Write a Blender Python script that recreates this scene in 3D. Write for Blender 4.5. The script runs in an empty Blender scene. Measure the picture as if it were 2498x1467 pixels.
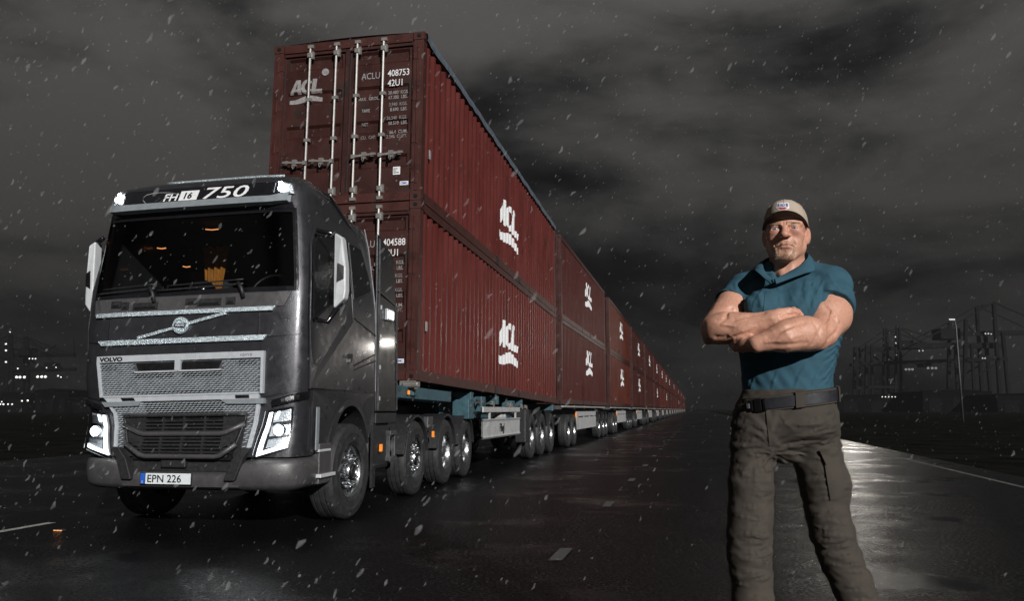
import bpy, math, random
import numpy as np
from mathutils import Vector, Matrix
random.seed(7)
SC = bpy.context.scene
COL = SC.collection
rad = math.radians

# ------------------------------------------------------------------ camera
CAM_H = 1.165
PITCH = math.atan(266.5 / 1950.0)
cam_d = bpy.data.cameras.new('camera')
cam_d.sensor_width = 36.0
cam_d.lens = 36.0 * 1950.0 / 2498.0
cam_d.clip_start = 0.05
cam_d.clip_end = 6000.0
cam = bpy.data.objects.new('camera', cam_d)
COL.objects.link(cam)
cam.location = (0, 0, CAM_H)
cam.rotation_euler = (math.pi / 2 + PITCH, 0, 0)
SC.camera = cam

# ------------------------------------------------------------------ night sky
SUN_AZ, SUN_EL = 23.0, 20.0      # the strobe-like key: behind the camera, to the right
world = bpy.data.worlds.new('World')
SC.world = world
world.use_nodes = True
wn, wl = world.node_tree.nodes, world.node_tree.links
wn.clear()
w_out = wn.new('ShaderNodeOutputWorld')
w_bg = wn.new('ShaderNodeBackground')
w_tc = wn.new('ShaderNodeTexCoord')
w_sep = wn.new('ShaderNodeSeparateXYZ')
wl.new(w_tc.outputs['Generated'], w_sep.inputs[0])
w_sky = wn.new('ShaderNodeTexSky')
w_sky.sky_type = 'NISHITA'
w_sky.sun_disc = False
w_sky.sun_elevation = rad(SUN_EL)
w_sky.sun_rotation = rad(180 - SUN_AZ)
w_bw = wn.new('ShaderNodeRGBToBW')
wl.new(w_sky.outputs[0], w_bw.inputs[0])


def wmath(op, a, b=None, c=None, clamp=False):
    n = wn.new('ShaderNodeMath')
    n.operation = op
    n.use_clamp = clamp
    for i, x in enumerate((a, b, c)):
        if x is None:
            continue
        if isinstance(x, (int, float)):
            n.inputs[i].default_value = x
        else:
            wl.new(x, n.inputs[i])
    return n.outputs[0]


def wnoise(scale, detail, rough, stretch, off, dist=0.0):
    m = wn.new('ShaderNodeMapping')
    m.inputs['Scale'].default_value = stretch
    m.inputs['Location'].default_value = off
    wl.new(w_tc.outputs['Generated'], m.inputs[0])
    n = wn.new('ShaderNodeTexNoise')
    n.inputs['Scale'].default_value = scale
    n.inputs['Detail'].default_value = detail
    n.inputs['Roughness'].default_value = rough
    n.inputs['Distortion'].default_value = dist
    wl.new(m.outputs[0], n.inputs['Vector'])
    return n.outputs[0]


n_big = wnoise(2.3, 5.0, 0.52, (1.0, 1.0, 2.3), (2.2, 3.8, 6.1), 0.25)
n_fine = wnoise(6.0, 7.0, 0.58, (1.0, 1.0, 2.6), (4.0, 1.0, 2.0), 0.5)
mixn = wmath('ADD', wmath('MULTIPLY', n_big, 0.76), wmath('MULTIPLY', n_fine, 0.24))
cr = wn.new('ShaderNodeValToRGB')
cr.color_ramp.interpolation = 'EASE'
cr.color_ramp.elements[0].position = 0.39
cr.color_ramp.elements[0].color = (0.10, 0.10, 0.108, 1)
cr.color_ramp.elements[1].position = 0.63
cr.color_ramp.elements[1].color = (1.0, 0.97, 0.93, 1)
wl.new(mixn, cr.inputs[0])
# night clouds lit from below by the port: dim at the horizon, paler higher up
up = wmath('MAXIMUM', w_sep.outputs[2], 0.0)
lift = wmath('ADD', 0.016, wmath('MULTIPLY', wmath('MINIMUM', up, 0.6), 0.165))
nish = wmath('MULTIPLY', w_bw.outputs[0], 0.0016)      # a trace of the sky texture behind the cloud
lvl = wmath('ADD', lift, nish)
w_mul = wn.new('ShaderNodeVectorMath')
w_mul.operation = 'SCALE'
wl.new(cr.outputs[0], w_mul.inputs[0])
wl.new(lvl, w_mul.inputs['Scale'])
wl.new(w_mul.outputs[0], w_bg.inputs['Color'])
w_bg.inputs['Strength'].default_value = 1.0
wl.new(w_bg.outputs[0], w_out.inputs['Surface'])

# ------------------------------------------------------------------ key light
sun_d = bpy.data.lights.new('sun', 'SUN')
sun_d.energy = 4.5
sun_d.angle = rad(0.6)
sun_d.color = (1.0, 0.975, 0.95)
sun = bpy.data.objects.new('sun', sun_d)
COL.objects.link(sun)
Ldir = Vector((math.sin(rad(SUN_AZ)) * math.cos(rad(SUN_EL)), -math.cos(rad(SUN_AZ)) * math.cos(rad(SUN_EL)), math.sin(rad(SUN_EL))))
sun.rotation_euler = Ldir.to_track_quat('Z', 'Y').to_euler()

SC.view_settings.view_transform = 'Standard'
SC.view_settings.look = 'None'
SC.view_settings.exposure = 0.0
SC.view_settings.gamma = 1.0
SC.view_settings.use_curve_mapping = False
SC.cycles.use_denoising = True
SC.cycles.max_bounces = 6
SC.cycles.transparent_max_bounces = 24
SC.cycles.sample_clamp_indirect = 4.0

# ------------------------------------------------------------------ materials
MATS = {}


def mat(name, col, rough=0.5, metal=0.0, var=0.25, vscale=6.0, bump=0.0, bscale=80.0, coat=0.0, spec=0.5, rvar=0.15,
        emit=None, estr=0.0, drops=0.0, col2=None, c2scale=1.5, c2pos=0.58, stretch=(1, 1, 1), alpha=1.0, trans=0.0, ior=1.5):
    if name in MATS:
        return MATS[name]
    m = bpy.data.materials.new(name)
    m.use_nodes = True
    n, l = m.node_tree.nodes, m.node_tree.links
    b = n['Principled BSDF']
    tc = n.new('ShaderNodeTexCoord')
    mp = n.new('ShaderNodeMapping')
    mp.inputs['Scale'].default_value = stretch
    l.new(tc.outputs['Object'], mp.inputs[0])
    vec = mp.outputs[0]
    nz = n.new('ShaderNodeTexNoise')
    nz.inputs['Scale'].default_value = vscale
    nz.inputs['Detail'].default_value = 6
    nz.inputs['Roughness'].default_value = 0.62
    l.new(vec, nz.inputs['Vector'])
    mr = n.new('ShaderNodeMapRange')
    mr.inputs['From Min'].default_value = 0.3
    mr.inputs['From Max'].default_value = 0.7
    mr.inputs['To Min'].default_value = 1 - var
    mr.inputs['To Max'].default_value = 1 + var
    l.new(nz.outputs[0], mr.inputs[0])
    rgb = n.new('ShaderNodeRGB')
    rgb.outputs[0].default_value = (*col, 1)
    base = rgb.outputs[0]
    if col2 is not None:
        n2 = n.new('ShaderNodeTexNoise')
        n2.inputs['Scale'].default_value = c2scale
        n2.inputs['Detail'].default_value = 8
        n2.inputs['Roughness'].default_value = 0.7
        l.new(vec, n2.inputs['Vector'])
        r2 = n.new('ShaderNodeValToRGB')
        r2.color_ramp.elements[0].position = c2pos
        r2.color_ramp.elements[1].position = min(1, c2pos + 0.1)
        l.new(n2.outputs[0], r2.inputs[0])
        mx = n.new('ShaderNodeMix')
        mx.data_type = 'RGBA'
        l.new(r2.outputs[0], mx.inputs[0])
        l.new(base, mx.inputs[6])
        mx.inputs[7].default_value = (*col2, 1)
        base = mx.outputs[2]
    sc = n.new('ShaderNodeVectorMath')
    sc.operation = 'SCALE'
    l.new(base, sc.inputs[0])
    l.new(mr.outputs[0], sc.inputs['Scale'])
    l.new(sc.outputs[0], b.inputs['Base Color'])
    rr = n.new('ShaderNodeMapRange')
    rr.inputs['From Min'].default_value = 0.3
    rr.inputs['From Max'].default_value = 0.7
    rr.inputs['To Min'].default_value = max(0.02, rough * (1 - rvar))
    rr.inputs['To Max'].default_value = min(1, rough * (1 + rvar))
    l.new(nz.outputs[0], rr.inputs[0])
    l.new(rr.outputs[0], b.inputs['Roughness'])
    b.inputs['Metallic'].default_value = metal
    b.inputs['Specular IOR Level'].default_value = spec
    b.inputs['Coat Weight'].default_value = coat
    b.inputs['Coat Roughness'].default_value = 0.08
    b.inputs['IOR'].default_value = ior
    b.inputs['Transmission Weight'].default_value = trans
    b.inputs['Alpha'].default_value = alpha
    if emit is not None:
        b.inputs['Emission Color'].default_value = (*emit, 1)
        b.inputs['Emission Strength'].default_value = estr
    last = None
    if bump > 0:
        bn = n.new('ShaderNodeTexNoise')
        bn.inputs['Scale'].default_value = bscale
        bn.inputs['Detail'].default_value = 3
        l.new(vec, bn.inputs['Vector'])
        bp = n.new('ShaderNodeBump')
        bp.inputs['Strength'].default_value = bump
        bp.inputs['Distance'].default_value = 0.01
        l.new(bn.outputs[0], bp.inputs['Height'])
        last = bp
    if drops > 0:                                          # beads of rain standing on the surface
        vo = n.new('ShaderNodeTexVoronoi')
        vo.inputs['Scale'].default_value = 95.0
        vo.inputs['Randomness'].default_value = 1.0
        l.new(tc.outputs['Object'], vo.inputs['Vector'])
        r3 = n.new('ShaderNodeMapRange')
        r3.inputs['From Min'].default_value = 0.0
        r3.inputs['From Max'].default_value = 0.35
        r3.inputs['To Min'].default_value = 1.0
        r3.inputs['To Max'].default_value = 0.0
        l.new(vo.outputs['Distance'], r3.inputs[0])
        bp2 = n.new('ShaderNodeBump')
        bp2.inputs['Strength'].default_value = drops
        bp2.inputs['Distance'].default_value = 0.004
        l.new(r3.outputs[0], bp2.inputs['Height'])
        if last is not None:
            l.new(last.outputs[0], bp2.inputs['Normal'])
        last = bp2
    if last is not None:
        l.new(last.outputs[0], b.inputs['Normal'])
    MATS[name] = m
    return m


M_paint = mat('anthracite_paint', (0.05, 0.05, 0.056), 0.33, 0.55, 0.15, 9, coat=0.5, drops=0.25, rvar=0.25)
M_plast = mat('dark_plastic', (0.018, 0.018, 0.02), 0.5, 0, 0.3, 30, 0.15, 300)
M_black = mat('black_trim', (0.006, 0.006, 0.007), 0.45, 0, 0.3, 20)
M_gloss = mat('black_gloss', (0.008, 0.008, 0.01), 0.12, 0, 0.2, 10, coat=0.6, drops=0.12)
M_gloss_panel = mat('black_gloss_paint', (0.012, 0.013, 0.015), 0.36, 0.2, 0.3, 10, coat=0.1, drops=0.3)
M_bump = mat('bumper_grey', (0.085, 0.083, 0.085), 0.42, 0.35, 0.15, 12, 0.05, 200, drops=0.3)
M_mesh = mat('grille_silver', (0.66, 0.72, 0.76), 0.42, 0.15, 0.15, 20, drops=0.2)
M_frame = mat('frame_silver', (0.50, 0.53, 0.56), 0.35, 0.2, 0.08, 15, drops=0.2)
M_visor = mat('visor_grey', (0.25, 0.28, 0.30), 0.4, 0.2, 0.1, 15, drops=0.2)
M_chrome = mat('chrome', (0.72, 0.75, 0.78), 0.16, 1.0, 0.1, 20, drops=0.15)
M_glit = mat('wet_chrome', (0.60, 0.70, 0.75), 0.34, 0.7, 0.5, 130, 1.0, 110, drops=0.8)
M_alu = mat('polished_aluminium', (0.68, 0.70, 0.72), 0.22, 1.0, 0.15, 18, 0.12, 60)
M_tyre = mat('tyre_rubber', (0.022, 0.022, 0.023), 0.62, 0, 0.35, 14, 0.25, 120, col2=(0.038, 0.037, 0.036), c2scale=5)
M_white = mat('white_print', (0.72, 0.73, 0.74), 0.45, 0, 0.12, 30)
M_greyprint = mat('grey_print', (0.22, 0.23, 0.24), 0.5, 0, 0.3, 30)
M_blackprint = mat('black_print', (0.008, 0.008, 0.009), 0.5, 0, 0.1, 30)
M_lgrey = mat('light_grey_cover', (0.56, 0.58, 0.60), 0.35, 0.1, 0.08, 12, drops=0.1)
M_lamp = mat('lamp_light', (0.9, 0.9, 0.9), 0.3, emit=(0.93, 0.97, 1.0), estr=26.0)
M_led = mat('led_strip_light', (0.9, 0.9, 0.9), 0.3, emit=(0.9, 0.96, 1.0), estr=2.6)
M_amber = mat('amber_lens', (0.8, 0.22, 0.02), 0.3, emit=(1.0, 0.30, 0.03), estr=0.30)
M_amberlit = mat('amber_glow', (0.9, 0.3, 0.05), 0.4, emit=(1.0, 0.36, 0.12), estr=1.3)
M_reflect = mat('lamp_reflector', (0.5, 0.53, 0.56), 0.3, 0.4, 0.1, 20, 0.4, 60)
M_steel = mat('dirty_steel', (0.10, 0.10, 0.105), 0.5, 0.6, 0.4, 10, 0.2, 90)
M_teal = mat('teal_chassis_paint', (0.035, 0.085, 0.105), 0.5, 0.0, 0.3, 8, 0.1, 60, col2=(0.05, 0.045, 0.04), c2scale=3, c2pos=0.62)
M_side = mat('silver_side_guard', (0.50, 0.51, 0.51), 0.42, 0.25, 0.12, 6, col2=(0.3, 0.3, 0.29), c2scale=2.5, c2pos=0.6)
M_red = mat('container_red', (0.095, 0.0185, 0.0155), 0.42, 0.0, 0.22, 1.6, 0.12, 45, col2=(0.05, 0.014, 0.012), c2scale=2.2, c2pos=0.57, stretch=(1, 1, 0.45), drops=0.35, rvar=0.3)
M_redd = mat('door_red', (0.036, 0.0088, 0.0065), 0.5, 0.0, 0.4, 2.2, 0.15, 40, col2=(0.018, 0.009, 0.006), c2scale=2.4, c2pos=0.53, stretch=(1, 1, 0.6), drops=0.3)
M_redf = mat('frame_red', (0.048, 0.0125, 0.0095), 0.48, 0.0, 0.35, 3.0, 0.2, 50, col2=(0.03, 0.012, 0.009), c2scale=3, c2pos=0.56, drops=0.3)
M_red2 = mat('container_red_falloff', (0.058, 0.0135, 0.0115), 0.48, 0.0, 0.3, 1.6, 0.12, 45, col2=(0.034, 0.0115, 0.0085), c2scale=1.6, c2pos=0.53, stretch=(1, 1, 0.4), drops=0.35, rvar=0.3)  # varied reds, darkened: light falloff along the row is put into the colour
M_red3 = mat('container_brown_falloff', (0.046, 0.0135, 0.0105), 0.5, 0.0, 0.3, 1.6, 0.12, 45, col2=(0.065, 0.020, 0.012), c2scale=2.0, c2pos=0.60, stretch=(1, 1, 0.4), drops=0.35, rvar=0.3)
M_red4 = mat('container_orange_falloff', (0.080, 0.020, 0.0125), 0.42, 0.0, 0.3, 1.6, 0.12, 45, col2=(0.035, 0.012, 0.0085), c2scale=2.0, c2pos=0.55, stretch=(1, 1, 0.4), drops=0.35, rvar=0.3)
M_tarp = mat('tarpaulin_grey', (0.10, 0.125, 0.15), 0.4, 0, 0.35, 8, 0.6, 14, drops=0.5)
M_rod = mat('galvanised_rod', (0.26, 0.25, 0.235), 0.42, 0.5, 0.25, 12, col2=(0.22, 0.12, 0.08), c2scale=6, c2pos=0.62)
M_blue = mat('plate_blue', (0.02, 0.09, 0.42), 0.4)
M_plate = mat('plate_white', (0.66, 0.70, 0.72), 0.4, 0, 0.06, 30)


def glass_mat(name, tint, drops=0.25):
    m = bpy.data.materials.new(name)
    m.use_nodes = True
    n, l = m.node_tree.nodes, m.node_tree.links
    n.clear()
    out = n.new('ShaderNodeOutputMaterial')
    tr = n.new('ShaderNodeBsdfTransparent')
    tr.inputs[0].default_value = (*tint, 1)
    gl = n.new('ShaderNodeBsdfGlossy')
    gl.inputs['Roughness'].default_value = 0.04
    fr = n.new('ShaderNodeFresnel')
    fr.inputs['IOR'].default_value = 1.5
    tc = n.new('ShaderNodeTexCoord')
    nz = n.new('ShaderNodeTexNoise')
    nz.inputs['Scale'].default_value = 90
    l.new(tc.outputs['Object'], nz.inputs['Vector'])
    bp = n.new('ShaderNodeBump')
    bp.inputs['Strength'].default_value = drops
    bp.inputs['Distance'].default_value = 0.002
    l.new(nz.outputs[0], bp.inputs['Height'])
    l.new(bp.outputs[0], gl.inputs['Normal'])
    mx = n.new('ShaderNodeMixShader')
    l.new(fr.outputs[0], mx.inputs[0])
    l.new(tr.outputs[0], mx.inputs[1])
    l.new(gl.outputs[0], mx.inputs[2])
    l.new(mx.outputs[0], out.inputs['Surface'])
    MATS[name] = m
    return m


M_glass = glass_mat('windscreen_glass', (0.62, 0.66, 0.66))
M_darkglass = mat('tinted_glass', (0.006, 0.007, 0.008), 0.06, 0, 0.2, 5, drops=0.3)
M_lensglass = glass_mat('lamp_lens_glass', (0.95, 0.97, 0.98), 0.15)


# ------------------------------------------------------------------ mesh helpers
class MB:
    def __init__(self):
        self.v, self.f = [], []

    def add(self, vs, fs):
        o = len(self.v)
        self.v += [tuple(map(float, p)) for p in vs]
        self.f += [tuple(i + o for i in f) for f in fs]
        return self

    def box(self, c, s, R=None):
        hx, hy, hz = s[0] / 2, s[1] / 2, s[2] / 2
        vs = [Vector((x * hx, y * hy, z * hz)) for x in (-1, 1) for y in (-1, 1) for z in (-1, 1)]
        if R is not None:
            vs = [R @ p for p in vs]
        return self.add([(p.x + c[0], p.y + c[1], p.z + c[2]) for p in vs],
                        [(0, 1, 3, 2), (4, 6, 7, 5), (0, 4, 5, 1), (2, 3, 7, 6), (0, 2, 6, 4), (1, 5, 7, 3)])

    def bar(self, a, b, w, h):
        a, b = Vector(a), Vector(b)
        d = b - a
        R = d.to_track_quat('Y', 'Z').to_matrix()
        return self.box((a + b) / 2, (w, d.length, h), R)

    def tube(self, pts, r, n=8, cap=True):
        pts = [Vector(p) for p in pts]
        rr = r if isinstance(r, (list, tuple)) else [r] * len(pts)
        vs, fs = [], []
        up0 = None
        for i, p in enumerate(pts):
            d = (pts[min(i + 1, len(pts) - 1)] - pts[max(i - 1, 0)]).normalized()
            if up0 is None:
                up0 = Vector((0, 0, 1)) if abs(d.z) < 0.9 else Vector((0, 1, 0))
            x = d.cross(up0).normalized()
            y = x.cross(d).normalized()
            up0 = y
            for k in range(n):
                t = 2 * math.pi * k / n
                vs.append(p + (x * math.cos(t) + y * math.sin(t)) * rr[i])
        for i in range(len(pts) - 1):
            for k in range(n):
                fs.append((i * n + k, i * n + (k + 1) % n, (i + 1) * n + (k + 1) % n, (i + 1) * n + k))
        if cap:
            fs.append(tuple(range(n - 1, -1, -1)))
            fs.append(tuple((len(pts) - 1) * n + k for k in range(n)))
        return self.add(vs, fs)

    def lathe(self, prof, c, axis='X', n=32, sgn=1, close=False):
        vs, fs = [], []
        for r, t in prof:
            for k in range(n):
                a = 2 * math.pi * k / n
                u, w = r * math.cos(a), r * math.sin(a)
                p = {'X': (t * sgn, u, w), 'Y': (u, t * sgn, w), 'Z': (u, w, t * sgn)}[axis]
                vs.append((p[0] + c[0], p[1] + c[1], p[2] + c[2]))
        m = len(prof)
        for i in range(m if close else m - 1):
            j = (i + 1) % m
            for k in range(n):
                fs.append((i * n + k, i * n + (k + 1) % n, j * n + (k + 1) % n, j * n + k))
        return self.add(vs, fs)

    def prism(self, poly, fn, d0, d1):
        n = len(poly)
        vs = [fn(p[0], p[1], d0) for p in poly] + [fn(p[0], p[1], d1) for p in poly]
        fs = [tuple(range(n)), tuple(range(2 * n - 1, n - 1, -1))]
        fs += [(i, (i + 1) % n + 0, (i + 1) % n + n, i + n) for i in range(n)]
        return self.add(vs, fs)

    def grid(self, fn, us, vs_):
        nu, nv = len(us), len(vs_)
        vs = [fn(u, w) for w in vs_ for u in us]
        fs = [(j * nu + i, j * nu + i + 1, (j + 1) * nu + i + 1, (j + 1) * nu + i) for j in range(nv - 1) for i in range(nu - 1)]
        return self.add(vs, fs)

    def ball(self, c, r, n=10):
        if not isinstance(r, (tuple, list)):
            r = (r, r, r)
        vs, fs = [], []
        for j in range(n + 1):
            th = math.pi * j / n
            for i in range(2 * n):
                ph = math.pi * i / n
                vs.append((c[0] + r[0] * math.sin(th) * math.cos(ph), c[1] + r[1] * math.sin(th) * math.sin(ph), c[2] + r[2] * math.cos(th)))
        for j in range(n):
            for i in range(2 * n):
                fs.append((j * 2 * n + i, (j + 1) * 2 * n + i, (j + 1) * 2 * n + (i + 1) % (2 * n), j * 2 * n + (i + 1) % (2 * n)))
        return self.add(vs, fs)

    def mesh(self, name, m, smooth=False, recalc=True):
        me = bpy.data.meshes.new(name)
        me.from_pydata(self.v, [], self.f)
        if recalc:
            import bmesh
            bm = bmesh.new()
            bm.from_mesh(me)
            bmesh.ops.remove_doubles(bm, verts=bm.verts, dist=1e-5)
            bmesh.ops.recalc_face_normals(bm, faces=bm.faces)
            bm.to_mesh(me)
            bm.free()
        if smooth:
            me.polygons.foreach_set('use_smooth', [True] * len(me.polygons))
        me.materials.append(m)
        me.update()
        return me

    def build(self, name, m, parent=None, smooth=False, bevel=0.0, recalc=True, auto=None):
        me = self.mesh(name, m, smooth, recalc)
        o = bpy.data.objects.new(name, me)
        COL.objects.link(o)
        o.parent = parent
        if smooth and auto:
            me.set_sharp_from_angle(angle=rad(auto))
        if bevel > 0:
            bv = o.modifiers.new('bevel', 'BEVEL')
            bv.width = bevel
            bv.segments = 2
            bv.limit_method = 'ANGLE'
            bv.angle_limit = rad(40)
        return o


def obj(name, me, parent=None, loc=(0, 0, 0), rot=(0, 0, 0), scale=None):
    o = bpy.data.objects.new(name, me)
    COL.objects.link(o)
    o.parent = parent
    o.location = loc
    o.rotation_euler = rot
    if scale:
        o.scale = scale
    return o


def tag(o, label=None, cat=None, group=None, kind=None):
    if label:
        o['label'] = label
    if cat:
        o['category'] = cat
    if group:
        o['group'] = group
    if kind:
        o['kind'] = kind
    return o


def thing(name, label, cat, loc=(0, 0, 0), rotz=0.0, group=None):
    o = bpy.data.objects.new(name, None)
    COL.objects.link(o)
    o.empty_display_size = 0.1
    o.location = loc
    o.rotation_euler = (0, 0, rotz)
    return tag(o, label, cat, group)


def part_empty(name, parent, loc=(0, 0, 0), rot=(0, 0, 0)):
    o = bpy.data.objects.new(name, None)
    COL.objects.link(o)
    o.parent = parent
    o.location = loc
    o.rotation_euler = rot
    o.empty_display_size = 0.05
    return o


def copy_tree(o, parent=None):
    c = o.copy()
    COL.objects.link(c)
    c.parent = parent
    for ch in list(o.children):
        copy_tree(ch, c)
    return c


def text_verts(body, size, bold=0.0, shear=0.0, align='LEFT', spacing=1.0, xscale=1.0):
    cu = bpy.data.curves.new('t', 'FONT')
    cu.body = body
    cu.size = size
    cu.offset = bold
    cu.shear = shear
    cu.align_x = align
    cu.space_character = spacing
    cu.resolution_u = 3
    o = bpy.data.objects.new('t', cu)
    COL.objects.link(o)
    dg = bpy.context.evaluated_depsgraph_get()
    me = bpy.data.meshes.new_from_object(o.evaluated_get(dg))
    vs = [(v.co.x * xscale, v.co.y) for v in me.vertices]
    fs = [tuple(p.vertices) for p in me.polygons]
    bpy.data.objects.remove(o)
    bpy.data.curves.remove(cu)
    bpy.data.meshes.remove(me)
    return vs, fs


def lettering(name, body, size, fn, m, parent, **kw):
    vs, fs = text_verts(body, size, **kw)
    b = MB()
    b.add([fn(u, w) for u, w in vs], fs)
    return b.build(name, m, parent, recalc=False)


def ray_at(px, py, Y):
    """world point seen at photograph pixel px, py at depth Y in front of the camera"""
    a, b = (px - 1249) / 1950.0, (733.5 - py) / 1950.0
    d = (a, math.cos(PITCH) - b * math.sin(PITCH), math.sin(PITCH) + b * math.cos(PITCH))
    t = Y / d[1]
    return Vector((d[0] * t, Y, CAM_H + d[2] * t))
# ------------------------------------------------------------------ ground, road, markings
ROAD_A = rad(13.0)


def road_pt(off, along, z=0.0):
    """off = metres to the right of the road's axis at the camera, along = metres along the road"""
    return (off + math.tan(ROAD_A) * along, along, z)


def wet_asphalt():
    m = bpy.data.materials.new('wet_asphalt')
    m.use_nodes = True
    n, l = m.node_tree.nodes, m.node_tree.links
    b = n['Principled BSDF']
    tc = n.new('ShaderNodeTexCoord')

    def noise(scale, detail=4, rough=0.6, stretch=(1, 1, 1)):
        mp = n.new('ShaderNodeMapping')
        mp.inputs['Scale'].default_value = stretch
        l.new(tc.outputs['Object'], mp.inputs[0])
        z = n.new('ShaderNodeTexNoise')
        z.inputs['Scale'].default_value = scale
        z.inputs['Detail'].default_value = detail
        z.inputs['Roughness'].default_value = rough
        l.new(mp.outputs[0], z.inputs['Vector'])
        return z.outputs[0]

    def rng(x, a, c, d, e):
        r = n.new('ShaderNodeMapRange')
        r.inputs['From Min'].default_value = a
        r.inputs['From Max'].default_value = c
        r.inputs['To Min'].default_value = d
        r.inputs['To Max'].default_value = e
        l.new(x, r.inputs[0])
        return r.outputs[0]
    wet = rng(noise(0.55, 5, 0.6), 0.50, 0.64, 0.0, 1.0)        # where water stands
    agg = noise(38, 4, 0.8)
    fine = noise(190, 2, 0.6)
    cv = rng(agg, 0.35, 0.68, 0.3, 2.4)
    rgb = n.new('ShaderNodeRGB')
    rgb.outputs[0].default_value = (0.0045, 0.0045, 0.0048, 1)
    sc = n.new('ShaderNodeVectorMath')
    sc.operation = 'SCALE'
    l.new(rgb.outputs[0], sc.inputs[0])
    l.new(cv, sc.inputs['Scale'])
    l.new(sc.outputs[0], b.inputs['Base Color'])
    rmul = n.new('ShaderNodeMath')
    rmul.operation = 'MULTIPLY'
    l.new(rng(wet, 0, 1, 0.42, 0.17), rmul.inputs[0])
    l.new(rng(agg, 0.44, 0.60, 1.15, 0.42), rmul.inputs[1])
    l.new(rmul.outputs[0], b.inputs['Roughness'])
    b.inputs['Specular IOR Level'].default_value = 0.11
    bp = n.new('ShaderNodeBump')
    bp.inputs['Distance'].default_value = 0.012
    l.new(rng(wet, 0, 1, 1.0, 0.35), bp.inputs['Strength'])
    l.new(agg, bp.inputs['Height'])
    bp2 = n.new('ShaderNodeBump')
    bp2.inputs['Distance'].default_value = 0.02
    bp2.inputs['Strength'].default_value = 0.25
    l.new(noise(9, 3, 0.55), bp2.inputs['Height'])
    l.new(bp.outputs[0], bp2.inputs['Normal'])
    l.new(bp2.outputs[0], b.inputs['Normal'])
    return m


M_road = wet_asphalt()
M_ground = mat('dark_ground', (0.012, 0.012, 0.011), 0.9, 0, 0.5, 0.6, 0.5, 6, spec=0.0)
M_dash = mat('worn_dash_paint', (0.10, 0.10, 0.098), 0.5, 0, 0.5, 25, 0.5, 75, col2=(0.02, 0.02, 0.02), c2scale=18, c2pos=0.58, spec=.1)
M_edge = mat('wet_edge_paint', (0.13, 0.13, 0.125), 0.5, 0, 0.5, 9, 0.5, 75, col2=(0.02, 0.02, 0.02), c2scale=7, c2pos=0.55, spec=.1)
M_mark = mat('worn_road_paint', (0.42, 0.42, 0.40), 0.45, 0, 0.5, 25, 0.5, 75, col2=(0.09, 0.09, 0.09), c2scale=22, c2pos=0.60)

g = MB()
g.add([(-2500, -300, -0.02), (2500, -300, -0.02), (2500, 4500, -0.02), (-2500, 4500, -0.02)], [(0, 1, 2, 3)])
tag(g.build('ground', M_ground), kind='structure')
g = MB()
g.add([road_pt(-16, -12), road_pt(5.6, -12), road_pt(5.6, 620), road_pt(-16, 620)], [(0, 1, 2, 3)])
tag(g.build('road', M_road), kind='structure')


def stripe(off, a0, a1, w, name, m=None):
    b = MB()
    n = max(1, int((a1 - a0) / 8))
    for i in range(n):
        s0, s1 = a0 + (a1 - a0) * i / n, a0 + (a1 - a0) * (i + 1) / n
        b.add([road_pt(off - w / 2, s0, 0.004), road_pt(off + w / 2, s0, 0.004), road_pt(off + w / 2, s1, 0.004), road_pt(off - w / 2, s1, 0.004)], [(0, 1, 2, 3)])
    return tag(b.build(name, m or M_mark), kind='structure')


for i in range(26):
    a0 = 6.42 - 3.47 + 3.47 * i
    stripe(-1.15, a0, a0 + 0.56, 0.11, 'lane_dash', M_dash)
stripe(4.87, -8, 220, 0.10, 'edge_line', M_edge)
stripe(-6.74, 3.0, 8.52, 0.10, 'lane_line')
for i in range(12):
    stripe(-6.74, 15.5 + 9 * i, 18.5 + 9 * i, 0.10, 'lane_line')
# ------------------------------------------------------------------ the lorry tractor
T_LOC, T_ROT = (-3.2304, 7.7575, 0.0), -rad(9.6)
lorry = thing('lorry', 'dark grey four-axle lorry with lit headlamps heading the row of stacked containers', 'lorry', T_LOC, T_ROT)
ZY = [.40, .5, .8, .95, 1.0, 1.3, 1.7, 2.1, 2.3, 3.12, 3.2, 3.45, 3.55, 3.64, 3.68]
YY = [.10, .02, 0, .03, .05, .05, .06, .09, .12, .24, .25, .30, .40, .68, 1.0]
ZH = [.45, 1.0, 2.1, 2.4, 3.1, 3.45, 3.6, 3.68]
HH = [1.245, 1.27, 1.27, 1.26, 1.175, 1.10, .98, .82]


def yf(z):
    return float(np.interp(z, ZY, YY))


def hw(z):
    return float(np.interp(z, ZH, HH))


def warp(x, z):
    # the cab sits a little askew on its springs and its left flank tucks in
    t = min(1.0, max(0.0, (z - 1.12) / .30))
    t = t * t * (3 - 2 * t)
    hi = x if x > -.95 else -.95 + (x + .95) * .55
    lo = .905 * x + .085
    return lo * (1 - t) + hi * t


def leanp(x, y, z):
    x = warp(x, z)
    k = .0227 * min(1.0, max(0.0, (z - .7) / .6))
    return (x - k * (z - .6), y, z + k * x)


def surf_y(x, z):
    q = min(abs(x) / hw(z), .9999)
    return yf(z) + .42 * (1 - (1 - q ** 5) ** .2)


def fp(x, z, off=0.0):
    return leanp(x, surf_y(x, z) - off, z)


def sp(y, z, d=0.0, s=1):
    return leanp(s * (hw(z) + d), y, z)


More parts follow.
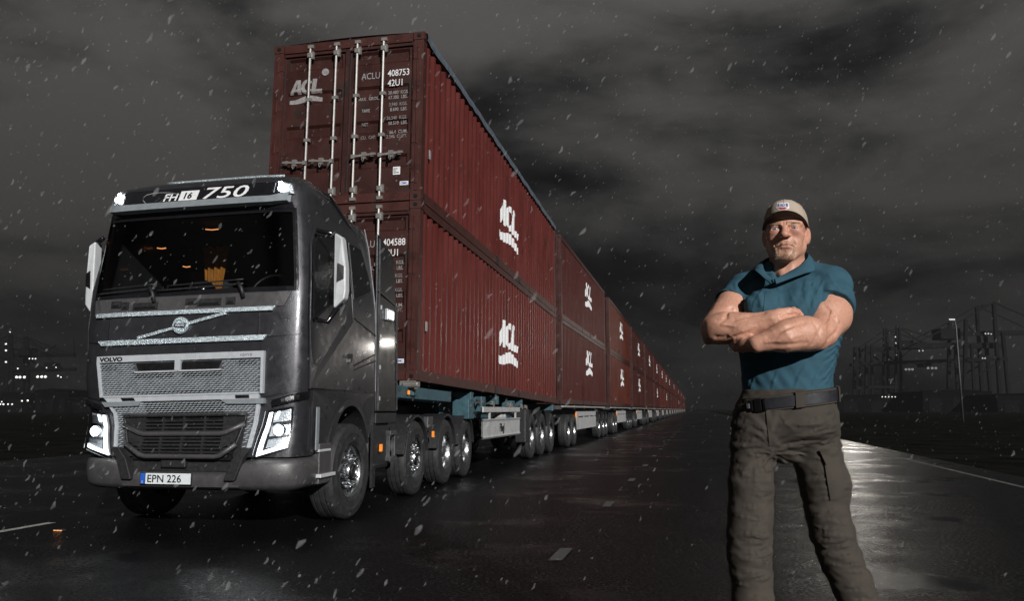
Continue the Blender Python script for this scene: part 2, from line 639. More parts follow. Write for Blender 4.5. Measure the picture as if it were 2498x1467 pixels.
def fpanel(name, cs, o0, o1, m, parent, nx=12, nz=2, smooth=False, bevel=0.0, mb=None):
    """panel over the cab front: cs = TL, TR, BR, BL in x, z; its back at o0 and face at o1 proud of the skin"""
    (ax, az), (bx, bz), (cx, cz), (dx, dz) = cs
    b = mb or MB()

    def P(u, w):
        return ((ax * (1 - u) + bx * u) * (1 - w) + (dx * (1 - u) + cx * u) * w, (az * (1 - u) + bz * u) * (1 - w) + (dz * (1 - u) + cz * u) * w)
    us = [i / nx for i in range(nx + 1)]
    ws = [i / nz for i in range(nz + 1)]
    b.grid(lambda u, w: fp(*P(u, w), o1), us, ws)
    for w in (0, 1):
        b.grid(lambda u, t: fp(*P(u, w), o0 + (o1 - o0) * t), us, [0, 1])
    for u in (0, 1):
        b.grid(lambda w, t: fp(*P(u, w), o0 + (o1 - o0) * t), ws, [0, 1])
    if mb is not None:
        return None
    return b.build(name, m, parent, smooth=smooth, bevel=bevel, auto=40)


def mirror_cs(cs):
    (a, b, c, d) = cs
    return [(-b[0], b[1]), (-a[0], a[1]), (-d[0], d[1]), (-c[0], c[1])]


# --- cab shell with a real windscreen opening
WSQ = .905
ZR = [.72, .85, 1.0, 1.15, 1.3, 1.5, 1.7, 1.9, 2.1, 2.31, 2.5, 2.7, 2.9, 3.05, 3.165, 3.25, 3.35, 3.45, 3.53, 3.59, 3.64, 3.68]
FQ = [-1, -.998, -.99, -.97, -.94, -WSQ, -.8, -.6, -.4, -.2, 0, .2, .4, .6, .8, WSQ, .94, .97, .99, .998, 1]
YS = [2.15, 1.9, 1.6, 1.4, 1.2, 1.0, .8, .6]


def roof_drop(x, y, z):
    if z > 3.3 and y > 1.15:
        t = min(1, (y - 1.15) / .75)
        t = t * t * (3 - 2 * t)
        z = 3.3 + (z - 3.3) * (1 - .72 * t)
    return leanp(x, y, z)


sh = MB()
rings = []
for z in ZR:
    W = hw(z)
    y1 = yf(z) + .42
    ys = [y1 + (2.15 - y1) * (y - .6) / 1.55 for y in YS]
    pts = [(-W, y) for y in ys] + [(q * W, yf(z) + .42 * (1 - (max(0, 1 - abs(q) ** 5)) ** .2)) for q in FQ[1:-1]] + [(W, y) for y in reversed(ys)]
    rings.append([roof_drop(p[0], p[1], z) for p in pts])
npt = len(rings[0])
vs = [p for r in rings for p in r]
fs = []
i0 = len(YS) + FQ.index(-WSQ) - 1
i1 = len(YS) + FQ.index(WSQ) - 1
for j in range(len(ZR) - 1):
    for i in range(npt - 1):
        if 2.31 <= ZR[j] < 3.165 and i0 <= i < i1:
            continue
        if ZR[j] < 1.3 and (i < len(YS) - 1 or i >= npt - len(YS)):
            continue
        fs.append((j * npt + i, j * npt + i + 1, (j + 1) * npt + i + 1, (j + 1) * npt + i))
top = (len(ZR) - 1) * npt
for i in range(npt // 2):
    fs.append((top + i, top + i + 1, top + npt - 2 - i, top + npt - 1 - i)) if i < npt - 2 - i else None
# rear wall
for j in range(len(ZR) - 1):
    if ZR[j] >= 1.3:
        fs.append((j * npt, (j + 1) * npt, (j + 1) * npt + npt - 1, j * npt + npt - 1))
sh.add(vs, [f for f in fs if f])
sh.build('cab_body', M_paint, lorry, smooth=True, auto=35)

# inside of the cab: floor, back wall, lining (seen through the windscreen)
M_inside = mat('cab_lining', (0.02, 0.02, 0.021), 0.8, 0, 0.3, 8)
b = MB()
b.box((0, 1.85, 2.55), (2.2, .06, 1.6))
b.box((0, 1.1, 1.78), (2.25, 1.6, .06))
b.box((0, 1.25, 3.32), (2.0, 1.3, .04))
b.build('cab_lining', M_inside, lorry)
b = MB()
b.box((0, .62, 2.17), (2.1, .5, .22))
b.box((.5, .72, 2.3), (.5, .25, .12))
b.build('dashboard', mat('dash_plastic', (0.03, 0.03, 0.032), 0.6), lorry, bevel=.03)
for sx in (-.55, .55):
    b = MB()
    b.box((sx, 1.42, 2.35), (.5, .16, .85), Matrix.Rotation(rad(-8), 3, 'X'))
    b.box((sx, 1.15, 1.98), (.5, .5, .16))
    b.box((sx, 1.50, 2.88), (.28, .12, .2))
    b.build('seat', mat('seat_cloth', (0.035, 0.036, 0.04), 0.85), lorry, bevel=.04)
b = MB()
ring = [(.5 + .23 * math.cos(t), .86 + .1 * math.sin(t), 2.42 + .2 * math.sin(t)) for t in [2 * math.pi * k / 24 for k in range(25)]]
b.tube(ring, .017, 6, cap=False)
b.bar((.29, .86, 2.42), (.71, .86, 2.42), .03, .03)
b.build('steering_wheel', M_black, lorry, smooth=True)
b = MB()
cw = [-.40 + .03 * i for i in range(8)]
b.grid(lambda u, w: (-.47 + .30 * u * (1 - .55 * w) + .06 * w, 1.12 + .025 * math.sin(u * 20), 3.0 - .72 * w), [i / 24 for i in range(25)], [i / 6 for i in range(7)])
cu = b.build('curtain', mat('yellow_curtain', (0.42, 0.15, 0.012), 0.8, 0, 0.3, 12), lorry, smooth=True)
for (px, py, w) in ((517, 561, .16), (394, 607, .11), (455, 652, .09)):
    p = ray_at(px, py, 9.1)
    pl = Matrix.Rotation(-T_ROT, 4, 'Z') @ (p - Vector(T_LOC))
    b = MB()
    b.tube([(pl.x - w / 2, pl.y, pl.z + .01), (pl.x, pl.y, pl.z), (pl.x + w / 2, pl.y, pl.z + .006)], .0075, 6)
    b.build('cab_lamp', M_amberlit, lorry)

# windscreen and its black surround
zs = [2.31 + (3.165 - 2.31) * i / 8 for i in range(9)]
qs = [-WSQ + 2 * WSQ * i / 20 for i in range(21)]
b = MB()
b.grid(lambda q, z: fp(q * hw(z), z, -.012), qs, zs)
b.build('windscreen', M_glass, lorry, smooth=True)
b = MB()


def wring(q0, q1, z0, z1):
    nx = 20
    for (qa, qb, za, zb) in ((q0, q1, z1 - .05, z1), (q0, q1, z0, z0 + .045), (q0, q0 + .035, z0, z1), (q1 - .035, q1, z0, z1)):
        n_ = 20 if qb - qa > .1 else 2
        m_ = 8 if zb - za > .1 else 1
        b.grid(lambda q, z: fp(q * hw(z), z, .004), [qa + (qb - qa) * i / n_ for i in range(n_ + 1)], [za + (zb - za) * i / m_ for i in range(m_ + 1)])


wring(-WSQ - .012, WSQ + .012, 2.30, 3.175)
b.build('windscreen_frame', M_gloss, lorry)
fpanel('header_panel', [(-1.02, 3.235), (1.02, 3.235), (1.05, 3.16), (-1.05, 3.16)], 0, .012, M_gloss, lorry, 16, 1)

# sun visor, roof sign, roof lamps
b = MB()
xs = [-1.0 + 2.0 * i / 24 for i in range(25)]


def vis(x, k):
    e = max(0, abs(x) - .84) / .16
    z0, z1 = 3.205 + .03 * e, 3.285 + .05 * e
    return [fp(x, z0, .13 - .05 * e), fp(x, z1, .09 - .03 * e), fp(x, z1 + .012, .0), fp(x, z0 - .008, .0)][k]


for k in range(4):
    b.grid(lambda x, t: vis(x, (k + int(t)) % 4), xs, [0, 1])
b.build('sun_visor', M_visor, lorry, smooth=True, auto=30)
sign = fpanel('roof_sign', [(-.90, 3.45), (.90, 3.45), (.95, 3.27), (-.95, 3.27)], 0, .035, M_gloss, lorry, 20, 3)


def sfn(x0, z0, off=.038):
    return lambda u, w: fp(x0 + u, z0 + w, off)


lettering('lettering', '750', .175, sfn(.045, 3.308), M_white, sign, bold=.0015, shear=.26, xscale=1.92, spacing=1.0)
lettering('lettering', 'FH', .112, sfn(-.375, 3.312), M_white, sign, bold=.002, shear=.25, xscale=1.2)
b = MB()
bx = [(-.195, 3.306), (.006, 3.306), (.032, 3.41), (-.170, 3.41)]
fpanel('badge', [bx[3], bx[2], bx[1], bx[0]], .036, .040, M_white, sign, 4, 1)
lettering('lettering', '16', .092, sfn(-.155, 3.325, .043), M_gloss, sign, bold=.003, shear=.25, xscale=1.15)
arc = [(-.56, 3.30), (-.60, 3.34), (-.605, 3.37), (-.57, 3.398), (-.48, 3.415), (-.38, 3.412), (-.27, 3.40), (-.15, 3.36), (-.06, 3.315), (-.01, 3.285)]
b = MB()
for i in range(len(arc) - 1):
    (x0, z0), (x1, z1) = arc[i], arc[i + 1]
    w0, w1 = .010 - .0006 * i, .010 - .0006 * (i + 1)
    b.add([fp(x0, z0 - w0 / 2, .0385), fp(x1, z1 - w1 / 2, .0385), fp(x1, z1 + w1 / 2, .0385), fp(x0, z0 + w0 / 2, .0385)], [(0, 1, 2, 3)])
b.build('emblem_arc', M_greyprint, sign, recalc=False)
for (x0, z0, x1, z1) in ((-.42, 3.30, -.33, 3.37), (-.36, 3.295, -.30, 3.34), (-.47, 3.32, -.40, 3.35)):
    b = MB()
    b.add([fp(x0, z0, .0385), fp(x0 + .02, z0, .0385), fp(x1 + .008, z1, .0385), fp(x1, z1, .0385)], [(0, 1, 2, 3)])
    b.build('emblem_stroke', mat('dim_print', (0.05, 0.05, 0.052), 0.5), sign, recalc=False)
# pale wet edge of the roof above the sign
b = MB()
b.tube([fp(x, 3.60 + .02 * (1 - (x / .9) ** 2), .012) for x in [-.55 + 1.35 * i / 16 for i in range(17)]], .016, 6)
b.build('roof_rim', M_glit, lorry, smooth=True)


def glow_lamp(x, z, off, r, parent, name='lamp_bulb'):
    bb = MB()
    p = fp(x, z, off)
    bb.ball(p, (r, r * .5, r), 12)
    return bb.build(name, M_lamp, parent, smooth=True)


for s in (1, -1):
    b = MB()
    cs = [(.86, 3.455), (1.00, 3.425), (1.03, 3.325), (.85, 3.325)]
    cs = cs if s > 0 else mirror_cs(cs)
    rl = fpanel('roof_lamp', cs, 0, .03, M_reflect, lorry, 5, 3)
    fpanel('lamp_lens', [(c[0], c[1]) for c in cs], .05, .056, M_lensglass, rl, 5, 2)
    glow_lamp(s * .915, 3.375, .045, .033, rl)
    glow_lamp(s * .905, 3.425, .045, .022, rl)
    for k in range(3):
        glow_lamp(s * (.89 + .012 * k), 3.44, .05, .008, rl, 'led')

# hood panel, chrome strips, emblem
fpanel('hood_panel', [(-1.08, 2.288), (1.10, 2.288), (1.04, 2.145), (-1.03, 2.145)], 0, .012, M_bump, lorry, 18, 1)
fpanel('chrome_strip', [(-.985, 2.142), (.965, 2.142), (.935, 2.100), (-.955, 2.100)], 0, .03, M_glit, lorry, 24, 1)
fpanel('chrome_strip', [(-.905, 1.862), (.905, 1.862), (.86, 1.812), (-.86, 1.812)], 0, .03, M_glit, lorry, 24, 1)
fpanel('badge_panel', [(-.80, 2.095), (.80, 2.095), (.80, 1.868), (-.80, 1.868)], 0, .006, M_paint, lorry, 14, 2)
b = MB()
for (a, c) in (((-.46, 1.877), (-.06, 1.968)), ((.06, 2.0), (.47, 2.092))):
    a3, c3 = fp(*a, .022), fp(*c, .022)
    b.bar(a3, c3, .02, .028)
em = b.build('emblem_bar', M_glit, lorry)
b = MB()
p = fp(0, 1.985, .03)
b.lathe([(.082, .02), (.086, -.01), (.078, -.02), (.056, -.02), (.052, -.005), (.0, -.005)], p, 'Y', 32)
e_ = b.build('emblem', M_glit, lorry, smooth=True, auto=40)
b = MB()
b.box((p[0], p[1] - .018, p[2]), (.125, .012, .036))
b.build('emblem_band', mat('badge_blue', (0.03, 0.05, 0.09), 0.3, 0.3), e_)
lettering('lettering', 'VOLVO', .03, lambda u, w: (p[0] - .048 + u, p[1] - .026, p[2] - .010 + w), M_white, e_, bold=.0008)
for x in (-.80, .80):
    fpanel('panel_gap', [(x - .004, 2.098), (x + .004, 2.098), (x + .004, 1.866), (x - .004, 1.866)], 0, .008, M_black, lorry, 1, 2)
for (x0, x1, z0, z1) in ((-.80, -.69, 2.195, 2.265), (-.68, -.60, 2.175, 2.25), (-.55, -.28, 2.165, 2.235), (.02, .14, 2.195, 2.255), (.15, .40, 2.175, 2.245), (.45, .55, 2.18, 2.25)):
    vs_ = fpanel('wiper_well', [(x0, z1), (x1, z1), (x1, z0), (x0, z0)], .012, .026, M_plast, lorry, 4, 1)
    fpanel('slot', [(x0 + .02, z0 + .028), (x1 - .02, z0 + .028), (x1 - .02, z0 + .006), (x0 + .02, z0 + .006)], .026, .029, M_black, vs_, 3, 1)
for s in (1, -1):
    b = MB()
    for i in range(10):
        q0, q1 = .80 + .46 * i / 10, .80 + .46 * (i + 1) / 10
        za, zb = 1.84 + .03 * (i / 10) ** 2, 1.84 + .03 * ((i + 1) / 10) ** 2
        b.add([fp(s * q0, za, .003), fp(s * q1, zb, .003), fp(s * q1, zb + .008, .003), fp(s * q0, za + .008, .003)], [(0, 1, 2, 3)])
    b.build('panel_gap', M_black, lorry, recalc=False)
# wipers
for (x0, x1, zz) in ((-1.02, -.33, 2.345), (-.30, .62, 2.35)):
    b = MB()
    b.tube([fp(x0 + (x1 - x0) * i / 8, zz + .03 * i / 8, .03) for i in range(9)], .011, 6)
    b.tube([fp(x0 + .1 + (x1 - x0 - .1) * i / 8, zz + .045 + .03 * i / 8, .035) for i in range(9)], .007, 6)
    b.tube([fp(x1 + .02, zz - .11, .04), fp(x1, zz - .02, .06), fp(x1 - .05, zz + .04, .045)], .02, 6)
    b.build('wiper', M_plast, lorry, smooth=True)

# upper grille
gback = fpanel('upper_grille', [(-.868, 1.69), (.868, 1.69), (.868, 1.305), (-.868, 1.305)], 0, .022, mat('grille_backing', (0.12, 0.13, 0.14), 0.5, 0.6, 0.2, 20), lorry, 14, 3)
gf = MB()
for cs in ([(-.885, 1.705), (.885, 1.705), (.885, 1.642), (-.885, 1.642)], [(-.885, 1.642), (-.858, 1.642), (-.858, 1.30), (-.885, 1.30)], [(.858, 1.642), (.885, 1.642), (.885, 1.30), (.858, 1.30)], [(-.845, 1.315), (.845, 1.315), (.845, 1.298), (-.845, 1.298)], [(-.03, 1.642), (.03, 1.642), (.03, 1.535), (-.03, 1.535)], [(-.47, 1.545), (.47, 1.545), (.45, 1.53), (-.45, 1.53)]):
    fpanel('', cs, .0, .042, None, None, 12, 1, mb=gf)
gf.build('grille_frame', M_frame, gback)
for s in (-1, 1):
    cs = [(.035, 1.625), (.455, 1.625), (.425, 1.55), (.035, 1.55)]
    cs = cs if s > 0 else mirror_cs(cs)
    fpanel('air_slot', cs, .022, .026, M_black, gback, 4, 1)
for (x0, x1, z0, z1) in ((.04, .46, 1.475, 1.527), (-.46, -.04, 1.475, 1.527), (.63, .81, 1.57, 1.625), (-.83, -.66, 1.56, 1.615), (-.46, .46, 1.315, 1.345)):
    fpanel('open_mesh', [(x0, z1), (x1, z1), (x1, z0), (x0, z0)], .022, .025, M_black, gback, 4, 1)


def mesh_scales(b, inside, x0, x1, z0, z1, off):
    r = 0
    z = z0
    while z < z1:
        x = x0 + (.0235 if r % 2 else 0)
        while x < x1:
            if inside(x, z):
                w, hgt, sl = .040, .0125, .010
                o = off + random.uniform(-.001, .001)
                q = [(x - w / 2 - sl / 2, z - hgt / 2), (x + w / 2 - sl / 2, z - hgt / 2 + .006), (x + w / 2 + sl / 2, z + hgt / 2 + .003), (x - w / 2 + sl / 2, z + hgt / 2 - .003)]
                q0 = [fp(a, c, o) for a, c in q]
                q1 = [fp(a, c, o + .012) for a, c in [(q[0][0] + .003, q[0][1] + .002), (q[1][0] - .003, q[1][1] + .002), (q[2][0] - .003, q[2][1] - .002), (q[3][0] + .003, q[3][1] - .002)]]
                b.add(q0 + q1, [(4, 5, 6, 7), (0, 1, 5, 4), (1, 2, 6, 5), (2, 3, 7, 6), (3, 0, 4, 7)])
            x += .047
        z += .0205
        r += 1


b = MB()
mesh_scales(b, lambda x, z: not (abs(x) < .47 and 1.53 < z < 1.642), -.835, .84, 1.328, 1.632, .022)
tag(b.build('grille_mesh', M_mesh, gback), kind='stuff')
lettering('lettering', 'VOLVO', .056, lambda u, w: fp(-.845 + u, 1.652 + w, .045), M_blackprint, gback, bold=.003, xscale=1.35)
lettering('lettering', 'I-SAVE', .034, lambda u, w: fp(.65 + u, 1.662 + w, .045), M_greyprint, gback, bold=.001, xscale=1.3)
# bar with hatches
hb = fpanel('grille_bar', [(-.845, 1.295), (.845, 1.295), (.84, 1.252), (-.84, 1.252)], 0, .034, M_frame, lorry, 14, 1)
for x in (-.594, .66):
    fpanel('latch', [(x - .06, 1.29), (x + .085, 1.29), (x + .085, 1.258), (x - .06, 1.258)], .034, .038, M_black, hb, 3, 1)
for s in (1, -1):
    cs = [(.44, 1.25), (.90, 1.255), (.90, 1.205), (.50, 1.21)]
    fpanel('grille_wing', cs if s > 0 else mirror_cs(cs), 0, .05, M_visor, lorry, 6, 1)
# lower mesh surround
lm = MB()
for cs in ([(-.855, 1.25), (.855, 1.25), (.83, 1.118), (-.83, 1.118)], [(.712, 1.118), (.83, 1.118), (.745, .80), (.672, .80)], [(-.83, 1.118), (-.712, 1.118), (-.672, .80), (-.745, .80)]):
    fpanel('', cs, 0, .014, None, None, 12, 3, mb=lm)
lmo = lm.build('lower_grille_surround', MATS['grille_backing'], lorry)
b = MB()
mesh_scales(b, lambda x, z: (z > 1.128 and abs(x) < .82 - (1.25 - z) * .2) or (z <= 1.128 and .712 - (1.118 - z) * .125 < abs(x) - .012 < .79 - (1.118 - z) * .267), -.84, .84, .815, 1.242, .016)
tag(b.build('grille_mesh', M_mesh, lmo), kind='stuff')
fpanel('open_mesh', [(-.44, 1.235), (.44, 1.235), (.44, 1.13), (-.44, 1.13)], .014, .017, M_black, lmo, 6, 1)
for s in (1, -1):
    b = MB()
    fpanel('', [(.826, 1.25), (.858, 1.25), (.775, .795), (.742, .795)] if s > 0 else mirror_cs([(.826, 1.25), (.858, 1.25), (.775, .795), (.742, .795)]), 0, .035, None, None, 2, 4, mb=b)
    b.build('surround_edge', M_frame, lmo)
# dark lower grille
lg = fpanel('lower_grille', [(-.715, 1.115), (.715, 1.115), (.56, .69), (-.56, .69)], 0, .008, M_black, lorry, 12, 4)
for i, z in enumerate((1.055, 1.022, .989, .956, .895, .862, .829, .796, .763)):
    w = .56 + (z - .69) * .36 - .03
    fpanel('slat', [(-w, z + .008), (w, z + .008), (w, z - .006), (-w, z - .006)], .008, .035, M_plast, lg, 10, 1)
for x in (-.46, -.24, .0, .24, .46):
    fpanel('grille_strut', [(x - .012, 1.1), (x + .012, 1.1), (x + .012, .72), (x - .012, .72)], .008, .030, M_plast, lg, 1, 4)
for s in (1, -1):
    cs = [(.46, 1.09), (.69, 1.09), (.60, .86), (.46, .80)]
    fpanel('blank_panel', cs if s > 0 else mirror_cs(cs), .008, .032, M_plast, lg, 4, 3)
for zz, w0, w1, dz in ((.935, .70, .46, .09), (.725, .63, .42, .115)):
    b = MB()
    pts = [(-w0, zz + dz), (-w1 - .04, zz + .012), (-w1 + .02, zz)] + [(-w1 + .06 + (2 * w1 - .12) * i / 8, zz) for i in range(9)] + [(w1 - .02, zz), (w1 + .04, zz + .012), (w0, zz + dz)]
    b.tube([fp(x, z, .045) for x, z in pts], .024, 8)
    b.build('grille_brace', M_bump, lg, smooth=True)
b = MB()
pts = [(-.715, 1.10), (-.70, 1.108), (.70, 1.108), (.715, 1.10)]
b.tube([fp(-.71 + 1.42 * i / 12, 1.108, .03) for i in range(13)], .014, 6)
for s in (1, -1):
    b.tube([fp(s * (.71 - .10 * i / 6), 1.108 - .30 * i / 6, .03) for i in range(7)], .012, 6)
b.build('grille_rim', M_plast, lg, smooth=True)

# headlamps
for s in (1, -1):
    S = (lambda cs: cs) if s > 0 else mirror_cs
    hl = fpanel('headlamp', S([(.935, 1.14), (1.175, 1.175), (1.16, .80), (.82, .70)]), 0, .010, M_gloss, lorry, 8, 6)
    fpanel('lamp_bowl', S([(1.0, 1.12), (1.16, 1.15), (1.155, .84), (.94, .80)]), .010, .014, M_reflect, hl, 6, 4)
    fpanel('lamp_divider', S([(.99, 1.03), (1.165, 1.05), (1.165, 1.02), (.985, .995)]), .014, .03, M_black, hl, 4, 1)
    fpanel('lamp_divider', S([(.955, .905), (1.155, .925), (1.155, .905), (.95, .88)]), .014, .03, M_black, hl, 4, 1)
    fpanel('led_strip', S([(.955, 1.12), (.985, 1.125), (.90, .775), (.845, .728)]), .014, .032, M_led, hl, 2, 6)
    fpanel('led_strip', S([(.90, .775), (1.15, .842), (1.15, .805), (.845, .728)]), .014, .032, M_led, hl, 6, 2)
    fpanel('led_strip', S([(1.04, 1.13), (1.06, 1.133), (1.03, 1.06), (1.005, 1.055)]), .014, .03, M_led, hl, 2, 2)
    glow_lamp(s * 1.06, .962, .035, .042, hl)
    bb = MB()
    bb.lathe([(.06, .02), (.062, -.015), (.05, -.02), (.046, .01)], fp(s * 1.06, .962, .025), 'Y', 20)
    bb.build('lamp_ring', M_chrome, hl, smooth=True)
    fpanel('lamp_lens', S([(.935, 1.14), (1.175, 1.175), (1.16, .80), (.82, .70)]), .066, .070, M_lensglass, hl, 8, 6)
    ind = fpanel('indicator', S([(.98, 1.235), (1.265, 1.31), (1.265, 1.235), (.99, 1.18)]), 0, .045, M_gloss, lorry, 8, 2)
    fpanel('indicator_lens', S([(1.07, 1.245), (1.262, 1.29), (1.262, 1.25), (1.08, 1.215)]), .045, .05, M_chrome, ind, 5, 1)
    fpanel('corner_seam', S([(.86, 1.262), (1.262, 1.335), (1.262, 1.327), (.86, 1.254)]), 0, .004, M_black, lorry, 8, 1)

# bumper
BZ = [(.405, .11), (.43, .05), (.47, .012), (.56, 0), (.64, 0), (.685, .015), (.71, .05), (.718, .12)]


def bump_y(x):
    q = min(abs(x) / 1.285, .99999)
    return -.035 + .50 * (1 - (1 - q ** 4) ** .25)


for s in (1, -1):
    b = MB()
    path = [(.60 + .02 * i, bump_y(.60 + .02 * i)) for i in range(31)] + [(1.225, bump_y(1.225)), (1.25, bump_y(1.25)), (1.268, bump_y(1.268)), (1.28, bump_y(1.28)), (1.285, .465), (1.285, .56), (1.285, .64)]
    # normals pull in by the profile depth
    def bp_(i, j):
        x, y = path[i]
        x0, y0 = path[max(i - 1, 0)]
        x1, y1 = path[min(i + 1, len(path) - 1)]
        t = Vector((x1 - x0, y1 - y0)).normalized()
        nrm = Vector((-t.y, t.x))
        z, d = BZ[j]
        if z > .6:
            z -= .0 + .05 * max(0, (.85 - x)) / .25
        return (warp(s * (x + nrm.x * d), .6), y + nrm.y * d, z)
    b.grid(lambda i, j: bp_(int(i), int(j)), list(range(len(path))), list(range(len(BZ))))
    bc = b.build('bumper_corner', M_bump, lorry, smooth=True, auto=50)
    bb = MB()
    bb.lathe([(0, 0), (.022, 0), (.022, .01)], (warp(s * 1.284, .6), .57, .62), 'X', 12, s)
    bb.build('tow_eye_cap', M_black, bc)
    b = MB()
    pts = [(.795, .81), (.70, .81), (.60, .70), (.53, .53), (.53, .505), (.64, .505), (.66, .55), (.72, .70)]
    b.prism(pts, lambda x, z, d: (warp(s * x, .6), bump_y(x) + .05 - d, z), 0, .085)
    b.build('bumper_bracket', M_plast, lorry, bevel=.008)
b = MB()
b.grid(lambda x, j: (warp(x, .6), bump_y(x) + BZ[int(j)][1] + .012, .405 + (BZ[int(j)][0] - .405) * .56), [-.66 + 1.32 * i / 20 for i in range(21)], list(range(len(BZ))))
b.box((.05, .14, .50), (1.1, .14, .13))
b.build('bumper_centre', M_bump, lorry, smooth=True, auto=40)
b = MB()
b.box((0, .10, .64), (1.15, .12, .13))
b.box((-.0, .02, .66), (.26, .05, .09))
b.box((0, .55, .45), (1.7, .5, .10))
b.build('bumper_step', M_plast, lorry, bevel=.012)
pl = MB()
pl.box((-.035, -.045, .517), (.535, .012, .112))
plate = pl.build('number_plate', M_black, lorry, bevel=.004)
b = MB()
b.box((-.010, -.0525, .517), (.465, .004, .100))
b.build('plate_face', M_plate, plate)
b = MB()
b.box((-.272, -.0527, .517), (.046, .0044, .100))
b.build('plate_band', M_blue, plate)
lettering('lettering', 'EPN 226', .098, lambda u, w: (-.228 + u, -.0555, .483 + w), M_blackprint, plate, bold=.0015, xscale=1.02)
lettering('lettering', 'S', .03, lambda u, w: (-.282 + u, -.0555, .474 + w), M_white, plate)

# sides of the cab
for s in (1, -1):
    arch = [(1.36 + .66 * math.cos(t), .52 + .74 * math.sin(t)) for t in [rad(-2 + 8 * k) for k in range(24)]]
    arch = [(y, z) for y, z in arch if z > .70]
    poly = [(.36, .72), (.36, 1.32), (2.15, 1.32), (2.15, .98)] + [a for a in arch if a[0] < 2.15 and a[1] > .72]
    b = MB()
    b.prism(poly, lambda y, z, d: sp(y, z, d, s), -.05, .001)
    b.build('arch_panel', M_paint, lorry)
    b = MB()
    n = len(arch)
    for i in range(n - 1):
        for (ra, rb, d0, d1) in ((1.0, 1.1, .0, .022),):
            c = (1.36, .52)
            p0, p1 = arch[i], arch[i + 1]
            e0 = (c[0] + (p0[0] - c[0]) * .90, c[1] + (p0[1] - c[1]) * .90)
            e1 = (c[0] + (p1[0] - c[0]) * .90, c[1] + (p1[1] - c[1]) * .90)
            b.add([sp(*p0, .018, s), sp(*p1, .018, s), sp(*e1, .030, s), sp(*e0, .030, s), sp(*e1, -.42, s), sp(*e0, -.42, s), sp(*p0, -.01, s), sp(*p1, -.01, s)],
                  [(0, 1, 2, 3), (3, 2, 4, 5), (0, 1, 7, 6)])
    b.build('wheel_arch', M_plast, lorry, smooth=True, auto=30)
    # door
    dp = [(.235, 1.34), (.215, 1.70), (.20, 2.0), (.235, 2.40), (.33, 2.80), (.46, 2.97), (.9, 3.035), (1.345, 3.05), (1.35, 2.72), (1.36, 2.4), (1.36, 2.1), (1.37, 1.7), (1.37, 1.34)]
    b = MB()
    b.prism(dp, lambda y, z, d: sp(y, z, d, s), -.01, .012)
    door = b.build('door', M_paint, lorry, bevel=.004)
    wp = [(.27, 2.02), (.272, 2.35), (.37, 2.78), (.49, 2.925), (.9, 2.985), (1.29, 3.0), (1.295, 2.72), (1.29, 2.42), (.95, 2.32), (.60, 2.18)]
    b = MB()
    b.prism(wp, lambda y, z, d: sp(y, z, d, s), .010, .0155)
    b.build('window', M_darkglass, door)
    b = MB()
    cl = [Vector(sp(y, z, .018, s)) for y, z in wp] + [Vector(sp(*wp[0], .018, s))]
    b.tube(cl, .012, 5)
    b.build('window_seal', M_gloss, door)
    b = MB()
    b.prism([(1.12, 1.69), (1.30, 1.71), (1.30, 1.745), (1.12, 1.725)], lambda y, z, d: sp(y, z, d, s), .012, .035)
    b.build('handle', M_plast, door, bevel=.005)
    b = MB()
    b.prism([(1.20, 1.63), (1.32, 1.66), (1.33, 1.70), (1.26, 1.73), (1.20, 1.70)], lambda y, z, d: sp(y, z, d, s), .012, .016)
    b.build('handle_recess', M_black, door)
    if s > 0:
        lettering('lettering', '750', .085, lambda u, w: sp(1.46 + u, 1.73 + w + u * .10, .006, 1), M_lgrey, lorry, shear=.2, xscale=1.3)
        lettering('lettering', 'FH16', .055, lambda u, w: sp(1.13 + u, 1.64 + w + u * .1, .0165, 1), M_lgrey, door, shear=.2, xscale=1.1)
        b = MB()
        b.prism([(1.70, 1.775), (1.84, 1.79), (1.84, 1.815), (1.70, 1.80)], lambda y, z, d: sp(y, z, d, 1), .002, .006)
        b.build('nameplate', M_lgrey, lorry)
    qp = [(1.41, 2.37), (1.43, 2.72), (1.45, 3.02), (1.62, 3.03), (1.83, 3.02), (1.93, 2.86), (2.03, 2.66), (2.04, 2.58), (1.98, 2.53)]
    b = MB()
    b.prism(qp, lambda y, z, d: sp(y, z, d, s), -.005, .006)
    b.build('quarter_window', M_darkglass, lorry)
    b = MB()
    cl = [Vector(sp(y, z, .004, s)) for y, z in qp + [qp[0]]]
    b.tube(cl, .008, 5)
    b.build('window_seal', M_plast, lorry)
    for (y0, z0, y1, z1) in ((1.40, 1.62, 2.14, 1.80), (.22, 1.335, 2.14, 1.72), (1.40, 2.16, 2.14, 2.02)):
        b = MB()
        b.bar(sp(y0, z0, .003, s), sp(y1, z1, .003, s), .012, .012)
        b.build('crease_seam', M_black, lorry)
    b = MB()
    b.tube([sp(2.135, 1.35 + 2.0 * i / 8, .004, s) for i in range(9)], .010, 5)
    b.build('rear_seam', M_steel, lorry)
    # swept roof edge
    b = MB()
    b.tube([leanp(s * hw(3.45) * .99, .75, 3.5), leanp(s * 1.10, 1.10, 3.49), leanp(s * 1.12, 1.32, 3.39), leanp(s * 1.135, 1.55, 3.27), leanp(s * 1.14, 2.1, 3.17)], [.004, .016, .022, .020, .014], 8)
    b.build('roof_flute', M_paint, lorry, smooth=True)
    # mirror
    mx = 1.442 if s > 0 else -1.352
    b = MB()
    mw = 1.0 if s > 0 else .72
    mp_ = [(x_ * mw, z_) for x_, z_ in [(-.062, 2.19), (-.05, 2.175), (.055, 2.27), (.066, 2.36), (.062, 2.60), (.030, 2.88), (.015, 2.905), (-.055, 2.945), (-.064, 2.93)]]
    b.prism(mp_, lambda x, z, d: (mx + s * x, .40 + d + abs(x) * .5 + (z - 2.5) * -.03, z), 0, .11)
    mir = b.build('side_mirror', M_lgrey, lorry, bevel=.014)
